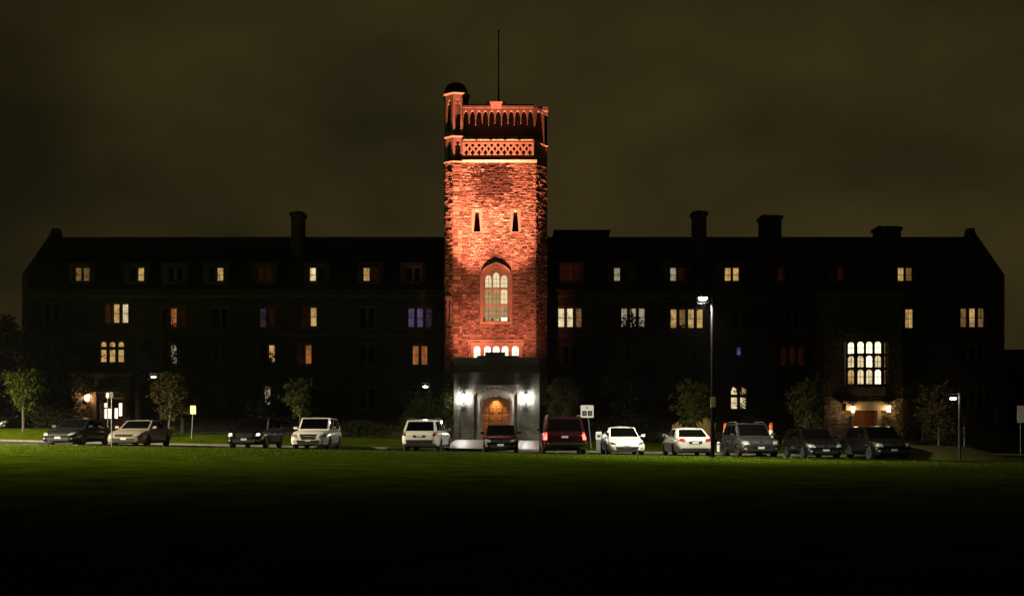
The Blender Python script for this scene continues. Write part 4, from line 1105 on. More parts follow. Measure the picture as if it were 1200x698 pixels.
# ------------------------------------------------------------------ vegetation
LEAF = {
    'lit': leafmat('fresh yellow green leaves', (0.045, 0.075, 0.006), (0.095, 0.115, 0.014), 0.35),
    'green': leafmat('green leaves', (0.04, 0.06, 0.012), (0.09, 0.10, 0.025), 0.3),
    'autumn': leafmat('turning leaves', (0.04, 0.04, 0.008), (0.085, 0.065, 0.016), 0.3),
    'dark': leafmat('dark leaves', (0.025, 0.035, 0.012), (0.055, 0.06, 0.02), 0.25),
    'olive': leafmat('olive leaves', (0.055, 0.06, 0.008), (0.105, 0.10, 0.018), 0.35),
    'straw': leafmat('straw plumes', (0.35, 0.24, 0.07), (0.6, 0.45, 0.16), 0.3),
}
def tree(name, label, cat, px, top, bot, hwpx, basepy, d, leaf='green', nleaf=2200, seed=1, leafsize=0.11, zbase=None, group='small trees on the strip behind the cars', lean=0.0, shape='oval'):
    rr = random.Random(seed)
    x, z0 = X_(px, d), (hb(X_(px, d), d) + 0.08 if zbase is None else zbase)
    zt, zb_, hw = Z_(top, d), Z_(bot, d), hwpx/F*d
    t = thing(name, label, cat, (x, d, z0), 0, group)
    zt -= z0; zb_ -= z0; H = zt-zb_
    mb = MB(); rt = max(0.03, 0.017*zt)
    tips = []
    trunk = [(rr.uniform(-.04, .04)*k + lean*k/5, rr.uniform(-.04, .04)*k, -0.15+(zt*0.88+0.15)*k/5) for k in range(6)]
    mb.tube(trunk, [rt*(1.25-0.2*k) if k < 5 else rt*0.2 for k in range(6)], 7)
    cc = Vector((lean*0.6, 0, zb_+H*0.48))
    nb_ = 16
    for i in range(nb_):
        f_ = 0.05+0.85*i/nb_; zz = zb_+H*f_*0.9-0.1*H
        k = max(0, min(4.999, (zz+0.15)/(zt*0.88+0.15)*5)); k0 = int(k); p = Vector(trunk[k0]).lerp(Vector(trunk[k0+1]), k-k0)
        a = i*2.4+rr.uniform(-.4, .4)
        prof = math.sin(math.pi*min(1, (f_*0.85+0.12)))**0.7 if shape == 'oval' else (1.15-f_)
        ln = hw*prof*rr.uniform(0.65, 1.05)
        q = p+Vector((math.cos(a)*ln, math.sin(a)*ln, ln*rr.uniform(.35, .8)))
        mid = p.lerp(q, .5)+Vector((0, 0, -0.06*ln))
        mb.tube([p, mid, q], [rt*.42, rt*.27, rt*.08], 5); tips += [(mid, .5), (q, 1.0)]
        for s in range(3):
            b_ = p.lerp(q, rr.uniform(.35, .9)); e = b_+Vector((rr.uniform(-1, 1), rr.uniform(-1, 1), rr.uniform(0, .9)))*hw*0.42
            mb.tube([b_, e], [rt*.16, rt*.05], 4); tips.append((e, .9))
    mb.build('trunk', M['bark'], t)
    lf = MB(); made = 0; nleaf = int(nleaf*1.5); leafsize *= 1.1
    clumps = []
    for (p, k) in tips:
        for s in range(2): clumps.append((p+Vector((rr.gauss(0, .12), rr.gauss(0, .12), rr.gauss(0, .10)))*hw, hw*rr.uniform(.09, .27)))
    while made < nleaf:
        c, r_ = rr.choice(clumps)
        p = c+Vector((rr.gauss(0, 1), rr.gauss(0, 1), rr.gauss(0, .8)))*r_*0.6
        if p.z < zb_-0.1*H or p.z > zt: continue
        s = leafsize*rr.uniform(.6, 1.3)
        a = Vector((rr.gauss(0, 1), rr.gauss(0, 1), rr.gauss(0, .6))).normalized(); b_ = a.orthogonal().normalized()
        b_ = (b_*math.cos(rr.random()*6.3)+a.cross(b_)*math.sin(rr.random()*6.3)).normalized()
        lf.add([p-a*s*.6, p+b_*s*.32, p+a*s*.6, p-b_*s*.32], [(0, 1, 2, 3)]); made += 1
    lf.build('crown', LEAF[leaf], t)
    return t
tree('small_tree', 'bright green small tree on the grass at the far left edge', 'tree', 27, 428, 478, 21, 506, 60, 'lit', 2400, 1)
tree('small_tree', 'small brownish tree around a white lamp behind the beige sedan', 'tree', 199, 428, 488, 22, 511, 60.3, 'autumn', 2000, 2)
tree('small_tree', 'dim narrow young tree behind the white SUV', 'tree', 352, 436, 488, 17, 513, 60, 'green', 1900, 3)
tree('small_tree', 'yellow green small tree beside the porch behind the dark red SUV', 'tree', 660, 436, 490, 19, 516, 66.5, 'olive', 2300, 4)
tree('small_tree', 'olive small tree behind the pale sedan and straw plumes', 'tree', 812, 437, 500, 21, 518, 60, 'olive', 2600, 5)
tree('small_tree', 'round dark green small tree behind the two dark cars', 'tree', 946, 434, 500, 23, 520, 60, 'olive', 2600, 6)
tree('small_tree', 'thin sparse young tree growing on the leaf covered mound', 'tree', 1100, 446, 508, 24, 526, 50, 'autumn', 1700, 7, 0.10, h(22.7, 50)+0.60)
FG = 'dark trees against the hall'
tree('dark_tree', 'big dark tree silhouetted beside the left gable end', 'tree', -4, 345, 500, 46, 506, 72, 'dark', 9000, 8, 0.22, group=FG)
tree('dark_tree', 'tall dark loose tree before the windows nearest the tower chimney side', 'tree', 742, 338, 488, 34, 515, 71, 'dark', 3600, 9, 0.16, group=FG)
tree('dark_tree', 'dark tree whose leaves cross a lit four light window', 'tree', 798, 358, 480, 26, 515, 71, 'dark', 2300, 10, 0.16, group=FG)
tree('dark_tree', 'dark tree before the wall between the entrance bay and beige sedan sign', 'tree', 214, 362, 480, 38, 512, 71, 'dark', 3800, 11, 0.16, group=FG)
tree('dark_tree', 'dark tree hiding part of a small yellow window behind the black SUV', 'tree', 306, 396, 490, 26, 513, 71, 'dark', 2400, 12, 0.16, group=FG)
tree('dark_tree', 'dark tree before the arched ground floor window', 'tree', 886, 430, 495, 22, 518, 71, 'dark', 1700, 13, 0.14, group=FG)
tree('dark_tree', 'dark bushy tree between oriel entrance and right gable', 'tree', 1082, 434, 505, 30, 520, 73, 'autumn', 3200, 14, 0.13, group=FG)
tree('dark_tree', 'dark tree standing before the left gable wall', 'tree', 66, 395, 490, 36, 508, 73, 'dark', 4600, 16, 0.16, group=FG)
tree('dark_tree', 'dark tree rising beyond the right gable corner', 'tree', 1192, 408, 500, 26, 520, 80, 'dark', 3000, 15, 0.18, group=FG)

def shrub(label, px, top, hwpx, d, leaf, n, seed, ls=0.09, name='shrub', zb=None, depth=0.8):
    rr = random.Random(seed); x = X_(px, d); z0 = hb(x, d)+.06 if zb is None else zb; hh = Z_(top, d)-z0; hw = hwpx/F*d
    t = thing(name, label, 'shrub', (x, d, z0), 0)
    mb = MB()
    st = []
    for i in range(9):
        a = rr.uniform(0, 6.28); q = Vector((math.cos(a)*hw*.7*rr.random(), math.sin(a)*hw*.5*depth*rr.random(), hh*rr.uniform(.5, .92)))
        mb.tube([(rr.uniform(-.1, .1), rr.uniform(-.1, .1), -.1), q*0.5+Vector((0, 0, .05)), q], [.025, .018, .006], 5); st += [q, q*.6]
    mb.build('stems', M['bark'], t)
    lf = MB()
    for i in range(n):
        if rr.random() < .6:
            p = rr.choice(st)+Vector((rr.gauss(0, .22)*hw, rr.gauss(0, .22)*hw*depth, rr.gauss(0, .12)*hh))
        else:
            a = rr.uniform(0, 6.28); u = rr.uniform(0.05, 1); rad = math.sqrt(max(0, 1-u**2.2))*rr.uniform(.6, 1.05)
            p = Vector((math.cos(a)*hw*rad, math.sin(a)*hw*depth*rad, hh*u*rr.uniform(.85, 1.02)))
        if p.z < 0.02: continue
        s = ls*rr.uniform(.6, 1.3); a = Vector((rr.gauss(0, 1), rr.gauss(0, 1), rr.gauss(0, .6))).normalized(); b_ = a.orthogonal().normalized()
        lf.add([p-a*s*.6, p+b_*s*.35, p+a*s*.6, p-b_*s*.35], [(0, 1, 2, 3)])
    lf.build('foliage', LEAF[leaf], t); return t
shrub('tall leafy shrub climbing beside the porch under its lantern', 524, 440, 12, 71.0, 'green', 2600, 21, 0.12)
shrub('broad dark shrub behind the white wagon', 492, 462, 26, 67.0, 'green', 3000, 22, 0.12)
shrub('low dark shrub bed behind the white SUV', 420, 492, 40, 68.5, 'dark', 3000, 23, 0.13)
shrub('small round yellow green shrub behind the beige sedan', 201, 501, 6, 60.0, 'lit', 700, 24, 0.06)
shrub('yellowish shrub lit by the warm lantern near the oriel entrance', 1061, 471, 13, 76.0, 'lit', 1600, 25, 0.11)
shrub('low dark shrub bed below the wall near the white sedan', 735, 488, 44, 69, 'dark', 3200, 26, 0.13)
shrub('dark shrub bed below the wall behind the dark grey SUV', 880, 492, 40, 69, 'dark', 3000, 27, 0.13)
shrub('dark leafy bank below the left gable wall', 40, 478, 46, 68, 'dark', 3600, 28, 0.14)
shrub('dark shrub bed beside the mound before the right gable', 1150, 498, 44, 66, 'dark', 3000, 29, 0.13)
for px, top, hw, s, lab in ((793.5, 492, 6, 31, 'short straw coloured plume grass showing above the pale sedan roof'), (827.5, 488, 11, 32, 'taller straw coloured plume grass above the pale sedan boot')):
    d = 58.4; x = X_(px, d); z0 = hb(x, d)+.08; rr = random.Random(s); hh = Z_(top, d)-z0
    mb = MB()
    for i in range(110):
        a = rr.uniform(0, 6.28); k = rr.random()**.7; e = Vector((math.cos(a)*k*hw/F*d*1.1, math.sin(a)*k*.4, hh*rr.uniform(.75, 1.0)*(1-.18*k)))
        q = Vector((e.x*.3, e.y*.3, e.z*.55)); wv = Vector((.014, .004, 0))
        mb.add([-wv*.5, wv*.5, q+wv, q-wv], [(0, 1, 2, 3)]); mb.add([q-wv*1.1, q+wv*1.1, e+wv*1.6, e-wv*1.6], [(0, 1, 2, 3)])
    o = mb.build('plume_grass', LEAF['straw']); o.location = (x, d, z0); tag(o, lab, 'ornamental grass', 'plume grasses behind the pale sedan')

# ------------------------------------------------------------------ signs, barrels, posts
def sign(name, label, px, basepy, d, top, wpx, hpx, face, zb=None, kind=None, yaw=0.0, lean=0.0, group=None, pole=0.028):
    x = X_(px, d); z0 = hb(x, d)+.05 if zb is None else zb
    t = thing(name, label, 'sign', (x, d, z0), yaw, group)
    wd, hh = wpx/F*d, hpx/F*d; zt = Z_(top, d)-z0
    mb = MB(); mb.tube([(-lean, 0, -0.2), (0, 0, zt)], pole, 8); mb.build('post', M['galv'], t)
    r = 0.04; pts = []
    for cx, cz, a0 in ((wd/2-r, zt-r, 0), (-wd/2+r, zt-r, 90), (-wd/2+r, zt-hh+r, 180), (wd/2-r, zt-hh+r, 270)):
        for k in range(4): a = R(a0+30*k); pts.append((cx+r*math.cos(a), cz+r*math.sin(a)))
    mb = MB(); mb.plate(pts, [], lambda u, v, q: (u, -pole-.012+q, v), 0.010); pn = mb.build('panel', face, t, fix=True)
    return t, pn, zt, wd, hh
sign('parking_sign', 'cream rectangular sign on a slanting post beside the beige sedan', 226.5, 514, 58.6, 475, 6.6, 10, M['sign_yellow'], lean=0.12)
t, pn, zt, wd, hh = sign('notice_sign', 'white sign with two dark squares beside the dark red SUV', 688, 527, 56.4, 474.5, 15, 14.5, M['sign_white'], zb=h(4.5, 56.4), lean=-0.28, pole=0.032)
mb = MB()
for c in (-0.21, 0.21): mb.box(c*wd-0.17*wd, c*wd+0.17*wd, -.056, -.045, zt-hh*.86, zt-hh*.46)
mb.box(-.05*wd, .05*wd, -.056, -.045, zt-hh*.28, zt-hh*.14); mb.build('printing', M['sign_black'], pn)
mb = MB()
for c in (-0.21, 0.21): mb.lathe([(0.05, 0), (0.05, .004)], (c*wd, -.0605, zt-hh*.66), 10, axis='y')
mb.build('symbols', M['galv'], pn)
sign('notice_sign', 'white sign on a post at the right edge of the view', 1196, 520, 56, 475, 9, 20, M['sign_white'], zb=h(30, 56))
t, pn, zt, wd, hh = sign('post_sign', 'slim sign post in front of the beige sedan', 131, 523.5, 47.2, 459, 4, 7, M['galv'], zb=h(-20, 47)+.06, pole=0.03)
sign('post_sign', 'second thin post just behind the slim sign post', 126.3, 515, 58, 460, 3.4, 6, M['galv'])
sign('post_sign', 'small dark plate on a thin post behind the grey lamp on the mound', 1130, 536, 50.0, 486, 5, 11, M['galv'], zb=h(24, 50)+.3)

def barrel(label, px, basepy, d, top, wpx):
    x = X_(px, d); z0 = h(x, d)+(.1 if d > back(x) else 0); hh = Z_(top, d)-z0; r_ = wpx/2/F*d
    t = thing('traffic_drum', label, 'traffic drum', (x, d, z0), 0, 'traffic drums among the dark cars')
    mb = MB(); mb.lathe([(r_*1.45, 0), (r_*1.45, .07), (r_*1.05, .08)], (0, 0, 0), 16); mb.build('base', M['rubber'], t)
    zs = [0.08, hh*.38, hh*.62, hh*.80, hh]; ms = [0, 1, 0, 0]
    mb = MB()
    for i in range(4):
        k0 = 1-0.12*i; mb.lathe([(r_*k0, zs[i]+.001), (r_*(k0-.08), zs[i+1])], (0, 0, 0), 16, [0, 1, 1, 0][i])
    mb.build('drum', [M['orange'], M['white_band']], t)
    mb = MB(); mb.tube([(-r_*.4, 0, hh), (-r_*.35, 0, hh+.07), (r_*.35, 0, hh+.07), (r_*.4, 0, hh)], .02, 6); mb.build('handle', M['orange'], t)
barrel('orange and white traffic drum beside the dark grey SUV, pale sedan side', 850, 527, 50.5, 497.5, 7)
barrel('orange and white traffic drum showing between the two dark cars', 903.5, 527, 52.2, 497, 7)
# pay machine and bollard beside the white sedan
x = X_(701.5, 53); t = thing('pay_station', 'white topped pay machine beside the white sedan', 'pay machine', (x, 53, h(x, 53)))
mb = MB(); mb.box(-.13, .13, -.1, .1, -.1, .72); mb.build('cabinet', M['galv'], t)
mb = MB(); mb.box(-.15, .15, -.13, .12, .722, 1.05); mb.hexa([(-.17, -.16, 1.052), (.17, -.16, 1.052), (.17, .14, 1.052), (-.17, .14, 1.052)], [(-.14, -.1, 1.16), (.14, -.1, 1.16), (.14, .12, 1.16), (-.14, .12, 1.16)])
hd = mb.build('screen_housing', M['sign_white'], t)
mb = MB(); mb.box(-.09, .09, -.142, -.132, .84, .98); mb.build('screen', M['sign_black'], hd)
x = X_(836.5, 56.4); t = thing('bollard', 'short white bollard behind the tall street lamp', 'bollard', (X_(842, 54), 54, h(X_(842, 54), 54)))
mb = MB(); mb.lathe([(.09, -.1), (.09, .62), (.06, .68), (0, .7)], (0, 0, 0), 12); mb.build('post', M['white_band'], t)
mb = MB(); mb.lathe([(.093, .5), (.093, .58)], (0, 0, 0), 12); mb.build('band', M['galv'], t)

# ------------------------------------------------------------------ cars
def smooth1(a, k=2):
    for _ in range(k):
        b = a.copy(); b[1:-1] = (a[:-2]+2*a[1:-1]+a[2:])/4; a = b
    return a
STY = {
 'sedan': dict(top=[(-.5, .84), (-.485, .95), (-.36, .99), (.18, .95), (.24, .94), (.37, .86), (.46, .74), (.5, .64)], gh=(.235, .045, -.19, -.385), gz=(.93, .97), roofw=.70, win=[(.10, .43), (.47, .80)], arch_r=.335),
 'sleek': dict(top=[(-.5, .84), (-.485, .96), (-.36, .98), (.18, .92), (.26, .88), (.37, .80), (.46, .68), (.5, .58)], gh=(.275, .035, -.14, -.43), gz=(.89, .97), roofw=.68, win=[(.11, .43), (.47, .78)], arch_r=.345),
 'hatch': dict(top=[(-.5, .80), (-.485, .92), (-.4, .97), (.18, .95), (.26, .94), (.39, .87), (.46, .77), (.5, .64)], gh=(.255, .085, -.36, -.475), gz=(.93, .96), roofw=.74, win=[(.09, .42), (.46, .80)], arch_r=.325),
 'suv': dict(top=[(-.5, .92), (-.488, 1.02), (-.4, 1.06), (.18, 1.05), (.24, 1.04), (.38, .99), (.46, .90), (.5, .76)], gh=(.235, .09, -.395, -.475), gz=(1.03, 1.05), roofw=.76, win=[(.08, .37), (.40, .67), (.70, .92)], arch_r=.37),
 'large': dict(top=[(-.5, 1.02), (-.494, 1.10), (-.4, 1.14), (.18, 1.14), (.24, 1.14), (.40, 1.10), (.47, 1.02), (.5, .88)], gh=(.235, .13, -.40, -.482), gz=(1.13, 1.13), roofw=.78, win=[(.07, .36), (.39, .66), (.69, .93)], arch_r=.41),
}
def patch(c00, c10, c11, c01, bulge, nrm):
    c = [Vector(q) for q in (c00, c10, c11, c01)]; nrm = Vector(nrm).normalized()
    def f(u, v):
        p = c[0]*(1-u)*(1-v)+c[1]*u*(1-v)+c[2]*u*v+c[3]*(1-u)*v
        return p + nrm*bulge*(4*u*(1-u))*(4*v*(1-v)) if bulge else p
    return f, nrm
def car(name, label, cat, px, style, L, W, H, paint, rear=False, d=None, yaw=0.0, lights='lens', grille='bar', rails=False, cladding=False, plate=True, lit=None, alloy='alloy', tint=None, group='cars parked in a row along the lawn'):
    S = STY[style]
    if d is None:
        d = 46.0
        for _ in range(4): d = row_d(X_(px, d))
    xc = X_(px, d); yc = d+L/2
    root = thing(name, label, cat, (xc, yc, h(xc, yc)+0.0), (R(90) if rear else R(-90))+yaw, group)
    root.rotation_euler.x = 0
    N = 72
    xs = np.linspace(-L/2, L/2, N); fx = xs/L
    zt = smooth1(np.interp(fx, [q[0] for q in S['top']], [q[1] for q in S['top']]), 2)
    zb = smooth1(np.interp(fx, [-.5, -.44, -.36, .36, .45, .5], [.36, .27, .20, .19, .21, .26]), 3)*(1.25 if style in ('suv', 'large') else 1.0)
    hw = W/2*smooth1(np.interp(fx, [-.5, -.485, -.46, -.40, -.1, .25, .40, .455, .485, .5], [.82, .90, .945, .985, 1, 1, .985, .955, .90, .82]), 2)
    RG = [(0, 0), (.80, 0.0), (.93, .05), (.985, .22), (1.0, .45), (.985, .66), (.955, .82), (.90, .94), (.80, .985), (.45, 1.012), (0, 1.02)]
    def ring(x, z0, z1, w_, k=1.0, cz=None):
        pts = []
        cz = (z0+z1)/2
        for a, b_ in RG: pts.append((x, a*w_*k, cz+((z0+(z1-z0)*b_)-cz)*k))
        return pts + [(p[0], -p[1], p[2]) for p in reversed(pts[1:-1])]
    rings = [ring(xs[0]-.035, zb[0], zt[0], hw[0], .80), ring(xs[0]-.022, zb[0], zt[0], hw[0], .93)]
    rings += [ring(x, a, b_, c) for x, a, b_, c in zip(xs, zb, zt, hw)]
    rings += [ring(xs[-1]+.03, zb[-1], zt[-1], hw[-1], .92), ring(xs[-1]+.05, zb[-1], zt[-1], hw[-1], .78)]
    nr = len(rings[0]); V = [p for r_ in rings for p in r_]
    FC = [(i*nr+k, i*nr+(k+1) % nr, (i+1)*nr+(k+1) % nr, (i+1)*nr+k) for i in range(len(rings)-1) for k in range(nr)]
    FC += [tuple(range(nr)), tuple(reversed(range((len(rings)-1)*nr, len(rings)*nr)))]
    # greenhouse patches
    g0, g1, g2, g3 = [q*L for q in S['gh']]; za, zr_ = S['gz']; za -= .02; zr_ -= .02
    zrf, zrr = H-.03, H-.06 if style in ('suv', 'large') else H-.035
    yb, yr = W/2*.895, W/2*S['roofw']; ybr, yrr = W/2*(.875 if style != 'sleek' else .82), W/2*(S['roofw']-.03)
    ws = patch((g0, yb*.93, za), (g0, -yb*.93, za), (g1, -yr, zrf), (g1, yr, zrf), .05, (1, 0, .9))
    rf = patch((g1, yr, zrf), (g1, -yr, zrf), (g2, -yrr, zrr), (g2, yrr, zrr), .055, (0, 0, 1))
    rw = patch((g2, yrr, zrr), (g2, -yrr, zrr), (g3, -ybr, zr_), (g3, ybr, zr_), .03, (-1, 0, .5))
    sl = patch((g0, yb*.93, za), (g3, ybr, zr_), (g2, yrr, zrr), (g1, yr, zrf), .035, (0, 1, .25))
    sr = patch((g0, -yb*.93, za), (g3, -ybr, zr_), (g2, -yrr, zrr), (g1, -yr, zrf), .035, (0, -1, .25))
    cab = MB()
    for (f_, n_) in (ws, rf, rw, sl, sr): cab.grid(f_, 10, 10)
    bvh = BVHTree.FromPolygons([Vector(v) for v in V+cab.v], FC+[tuple(len(V)+i for i in f) for f in cab.f])
    # body, wheel arches cut through
    me = bpy.data.meshes.new('body'); me.from_pydata(V, [], FC); me.materials.append(paint); me.materials.append(M['trim_black'])
    import bmesh
    bm = bmesh.new(); bm.from_mesh(me); bmesh.ops.recalc_face_normals(bm, faces=bm.faces[:]); bm.to_mesh(me); bm.free()
    ra = S['arch_r']; wr = ra-.04; wz = wr; wxs = (L*.305, -L*.285)
    cut = MB()
    for wx_ in wxs:
        for sg in (-1, 1): cut.lathe([(ra, 0), (ra, .5)], (wx_, sg*(W/2-.28) if sg > 0 else -W/2-.22, wz+.02), 28, axis='y')
    tmp = bpy.data.objects.new('body', me); COL.objects.link(tmp)
    cu = cut.build('cutter', M['trim_black'], None, fix=True)
    md = tmp.modifiers.new('b', 'BOOLEAN'); md.object = cu; md.operation = 'DIFFERENCE'; md.solver = 'EXACT'
    dg = bpy.context.evaluated_depsgraph_get(); dg.update()
    m2 = bpy.data.meshes.new_from_object(tmp.evaluated_get(dg))
    tmp.modifiers.clear(); tmp.data = m2; bpy.data.objects.remove(cu)
    body = tmp; body.parent = root
    mats_i = []
    for p in m2.polygons:
        c_ = p.center; inw = any(abs(math.hypot(c_.x-wx_, c_.z-wz-.02)-ra) < .03 or (abs(abs(c_.y)-(W/2-.28)) < .02 and math.hypot(c_.x-wx_, c_.z-wz) < ra) for wx_ in wxs)
        p.material_index = 1 if (inw or c_.z < (.33 if cladding else .24)) else 0
        p.use_smooth = len(p.vertices) < 8 and not inw
    m2.update()
    try:
        m2.set_sharp_from_angle(angle=R(38))
    except Exception: pass
    cabin = cab.build('roof', [paint], root, smooth=True, fix=True)
    cabin.data.set_sharp_from_angle(angle=R(40))
    glass = M['car_glass']
    def gl(nm, pt, u0, u1, v0, v1, flip):
        f_, n_ = pt; m_ = MB(); o_ = n_*.007
        m_.grid(lambda u, v: tuple(f_(u0+(u1-u0)*u, v0+(v1-v0)*v)+o_), 8, 8)
        return m_.build(nm, glass, root, smooth=True, fix=False)
    gl('windshield', ws, .05, .95, .12, .93, 0); gl('rear_window', rw, .07, .93, .12, .90, 0)
    for u0, u1 in S['win']:
        gl('side_window', sl, u0, u1, .13, .88, 0); gl('side_window', sr, u0, u1, .13, .88, 0)
    def decal(nm, quad, axis, mat, off=.006, nu=8, nv=5, parent=None, lab=None, mirror=False):
        """a patch laid on the bodywork: quad in (y, z) seen along x, or (x, z) seen along y"""
        obs = []
        for mir in ((False, True) if mirror else (False,)):
            m_ = MB(); dirv = {'f': Vector((-1, 0, 0)), 'r': Vector((1, 0, 0)), 'l': Vector((0, -1, 0)), 'R': Vector((0, 1, 0))}[axis]
            q = [Vector((a, b_)) for a, b_ in quad]
            if mir: q = [Vector((-a.x, a.y)) for a in q]
            last = [None]
            def f_(u, v):
                p = q[0]*(1-u)*(1-v)+q[1]*u*(1-v)+q[2]*u*v+q[3]*(1-u)*v
                o_ = Vector((0, p.x, p.y)) if axis in 'fr' else Vector((p.x, 0, p.y))
                hit = bvh.ray_cast(o_-dirv*8, dirv)[0]
                if hit is None: hit = last[0] if last[0] is not None else o_-dirv*(L/2)
                last[0] = hit
                return hit-dirv*off
            m_.grid(lambda u, v: tuple(f_(u, v)), nu, nv)
            n0 = (nu+1)*(nv+1); front = list(m_.v)
            per = [i for i in range(nu+1)] + [(j+1)*(nu+1)+nu for j in range(nv)] + [nv*(nu+1)+nu-1-i for i in range(nu)] + [(nv-1-j)*(nu+1) for j in range(nv-1)]
            bk = [tuple(Vector(front[i])+dirv*(.03+off)) for i in per]
            m_.v += bk
            for i in range(len(per)):
                j = (i+1) % len(per); m_.f.append((per[i], n0+i, n0+j, per[j])); m_.m.append(0)
            o = m_.build(nm, mat, parent or root, smooth=False, fix=True)
            obs.append(o)
        return obs
    w2 = W/2; zh = float(np.interp(.47, [q[0] for q in S['top']], [q[1] for q in S['top']]))
    big_ = style in ('suv', 'large')
    LM = M[lights] if isinstance(lights, str) else lights
    # front
    if style == 'sleek':
        hq = [(w2*.55, zh-.10), (w2*.93, zh-.05), (w2*.90, zh+.07), (w2*.62, zh-.02)]
    elif big_:
        hq = [(w2*.56, zh-.20), (w2*.93, zh-.17), (w2*.93, zh+.01), (w2*.60, zh-.04)]
    else:
        hq = [(w2*.52, zh-.15), (w2*.93, zh-.12), (w2*.92, zh+.04), (w2*.58, zh-.03)]
    decal('headlight', hq, 'f', LM, .008, 8, 5, mirror=True)
    if lit == 'front':
        e = emit('glowing headlamp glint', (1.0, .93, .75), 5.0)
        cq = (w2*.72, zh-.09); decal('headlamp_glint', [(cq[0]-.07, cq[1]-.05), (cq[0]+.07, cq[1]-.05), (cq[0]+.07, cq[1]+.05), (cq[0]-.07, cq[1]+.05)], 'f', e, .016, 4, 4, mirror=True)  # emission patch stands in for the glint in each headlight
    if grille == 'bar':
        decal('grille', [(-w2*.46, zh-.15), (w2*.46, zh-.15), (w2*.50, zh-.03), (-w2*.50, zh-.03)], 'f', M['trim_black'], .006)
        decal('grille_bar', [(-w2*.46, zh-.105), (w2*.46, zh-.105), (w2*.46, zh-.085), (-w2*.46, zh-.085)], 'f', M['chrome'], .012, 8, 1)
    elif grille == 'shield':
        decal('grille', [(-w2*.34, zh-.30), (w2*.34, zh-.30), (w2*.48, zh-.02), (-w2*.48, zh-.02)], 'f', M['trim_black'], .008)
        decal('grille_bar', [(-w2*.40, zh-.335), (w2*.40, zh-.335), (w2*.37, zh-.305), (-w2*.37, zh-.305)], 'f', M['chrome'] if paint is not M['white'] else paint, .014, 8, 1)
    elif grille == 'wide':
        decal('grille', [(-w2*.42, zh-.26), (w2*.42, zh-.26), (w2*.46, zh-.02), (-w2*.46, zh-.02)], 'f', M['trim_black'], .006)
        for k in range(3): decal('grille_bar', [(-w2*.43, zh-.22+.07*k), (w2*.43, zh-.22+.07*k), (w2*.43, zh-.205+.07*k), (-w2*.43, zh-.205+.07*k)], 'f', M['chrome'], .012, 8, 1)
    zlo = float(zb[-1])+.05
    decal('lower_intake', [(-w2*.55, zlo), (w2*.55, zlo), (w2*.62, zlo+.16), (-w2*.62, zlo+.16)], 'f', M['trim_black'], .006)
    decal('fog_light', [(w2*.70, zlo+.06), (w2*.82, zlo+.07), (w2*.82, zlo+.15), (w2*.70, zlo+.14)], 'f', M['lens'], .008, 4, 3, mirror=True)
    if grille != 'none':
        m_ = MB(); hit = bvh.ray_cast(Vector((8, 0, zh-.085)), Vector((-1, 0, 0)))[0]
        m_.v = []; rr_ = .06
        m_.add([(hit.x+.02, rr_*math.cos(k*math.pi/8), hit.z+rr_*math.sin(k*math.pi/8)) for k in range(16)] + [(hit.x-.03, rr_*math.cos(k*math.pi/8), hit.z+rr_*math.sin(k*math.pi/8)) for k in range(16)],
               [tuple(range(16))]+[(k, 16+k, 16+(k+1) % 16, (k+1) % 16) for k in range(16)]); m_.build('emblem', M['chrome'], root)
    if not rear and plate:
        decal('number_plate', [(-.15, zlo+.10), (.15, zlo+.10), (.15, zlo+.20), (-.15, zlo+.20)], 'f', M['plate_dark'] if plate == 'dark' else M['plate'], .018, 4, 2)
    # rear
    zd = float(np.interp(-.48, [q[0] for q in S['top']], [q[1] for q in S['top']]))
    TM = M['tail']
    if style == 'large':
        tq = [(w2*.80, .84), (w2*.95, .84), (w2*.93, 1.30), (w2*.80, 1.30)]
    elif big_:
        tq = [(w2*.70, zd-.20), (w2*.93, zd-.16), (w2*.90, zd+.06), (w2*.72, zd+.04)]
    else:
        tq = [(w2*.50, zd-.19), (w2*.95, zd-.15), (w2*.93, zd-.02), (w2*.52, zd-.04)]
    if style == 'large' : tq = [(w2*.76, .78), (w2*.955, .78), (w2*.945, 1.14), (w2*.76, 1.14)]
    tl = decal('tail_light', tq, 'r', TM, .010, 6, 5, mirror=True)
    if lit == 'rear':
        e = emit('lit brake lamp', (1.0, .075, .05), 8.0)
        for o_ in tl: o_.data.materials[0] = emit('glowing red lens', (1.0, .010, .007), 2.4)
        
        for o_, sg in zip(tl, (1, -1)):
            for zc in (.87, 1.04):
                cy = w2*.86*sg
                decal('bulb', [(cy-.085, zc-.078), (cy+.085, zc-.078), (cy+.085, zc+.078), (cy-.085, zc+.078)], 'r', e, .018, 4, 4, parent=o_)
    pz = zd-.24 if not big_ else zd-.20
    decal('plate_recess', [(-.30, pz-.06), (.30, pz-.06), (.34, pz+.10), (-.34, pz+.10)], 'r', paint if style == 'large' else M['trim_black'], .004, 6, 3)
    if rear:
        decal('number_plate', [(-.15, pz-.035), (.15, pz-.035), (.15, pz+.065), (-.15, pz+.065)], 'r', M['plate'], .012, 4, 2)
    decal('rear_bumper', [(-w2*.80, float(zb[0])+.02), (w2*.80, float(zb[0])+.02), (w2*.84, float(zb[0])+(.20 if cladding or style == 'large' else .10)), (-w2*.84, float(zb[0])+(.20 if cladding or style == 'large' else .10))], 'r', M['trim_black'], .008, 10, 3)
    if style == 'large':
        decal('bumper_chrome', [(-w2*.9, .56), (w2*.9, .56), (w2*.9, .66), (-w2*.9, .66)], 'r', M['trim_black'], .02, 10, 2)
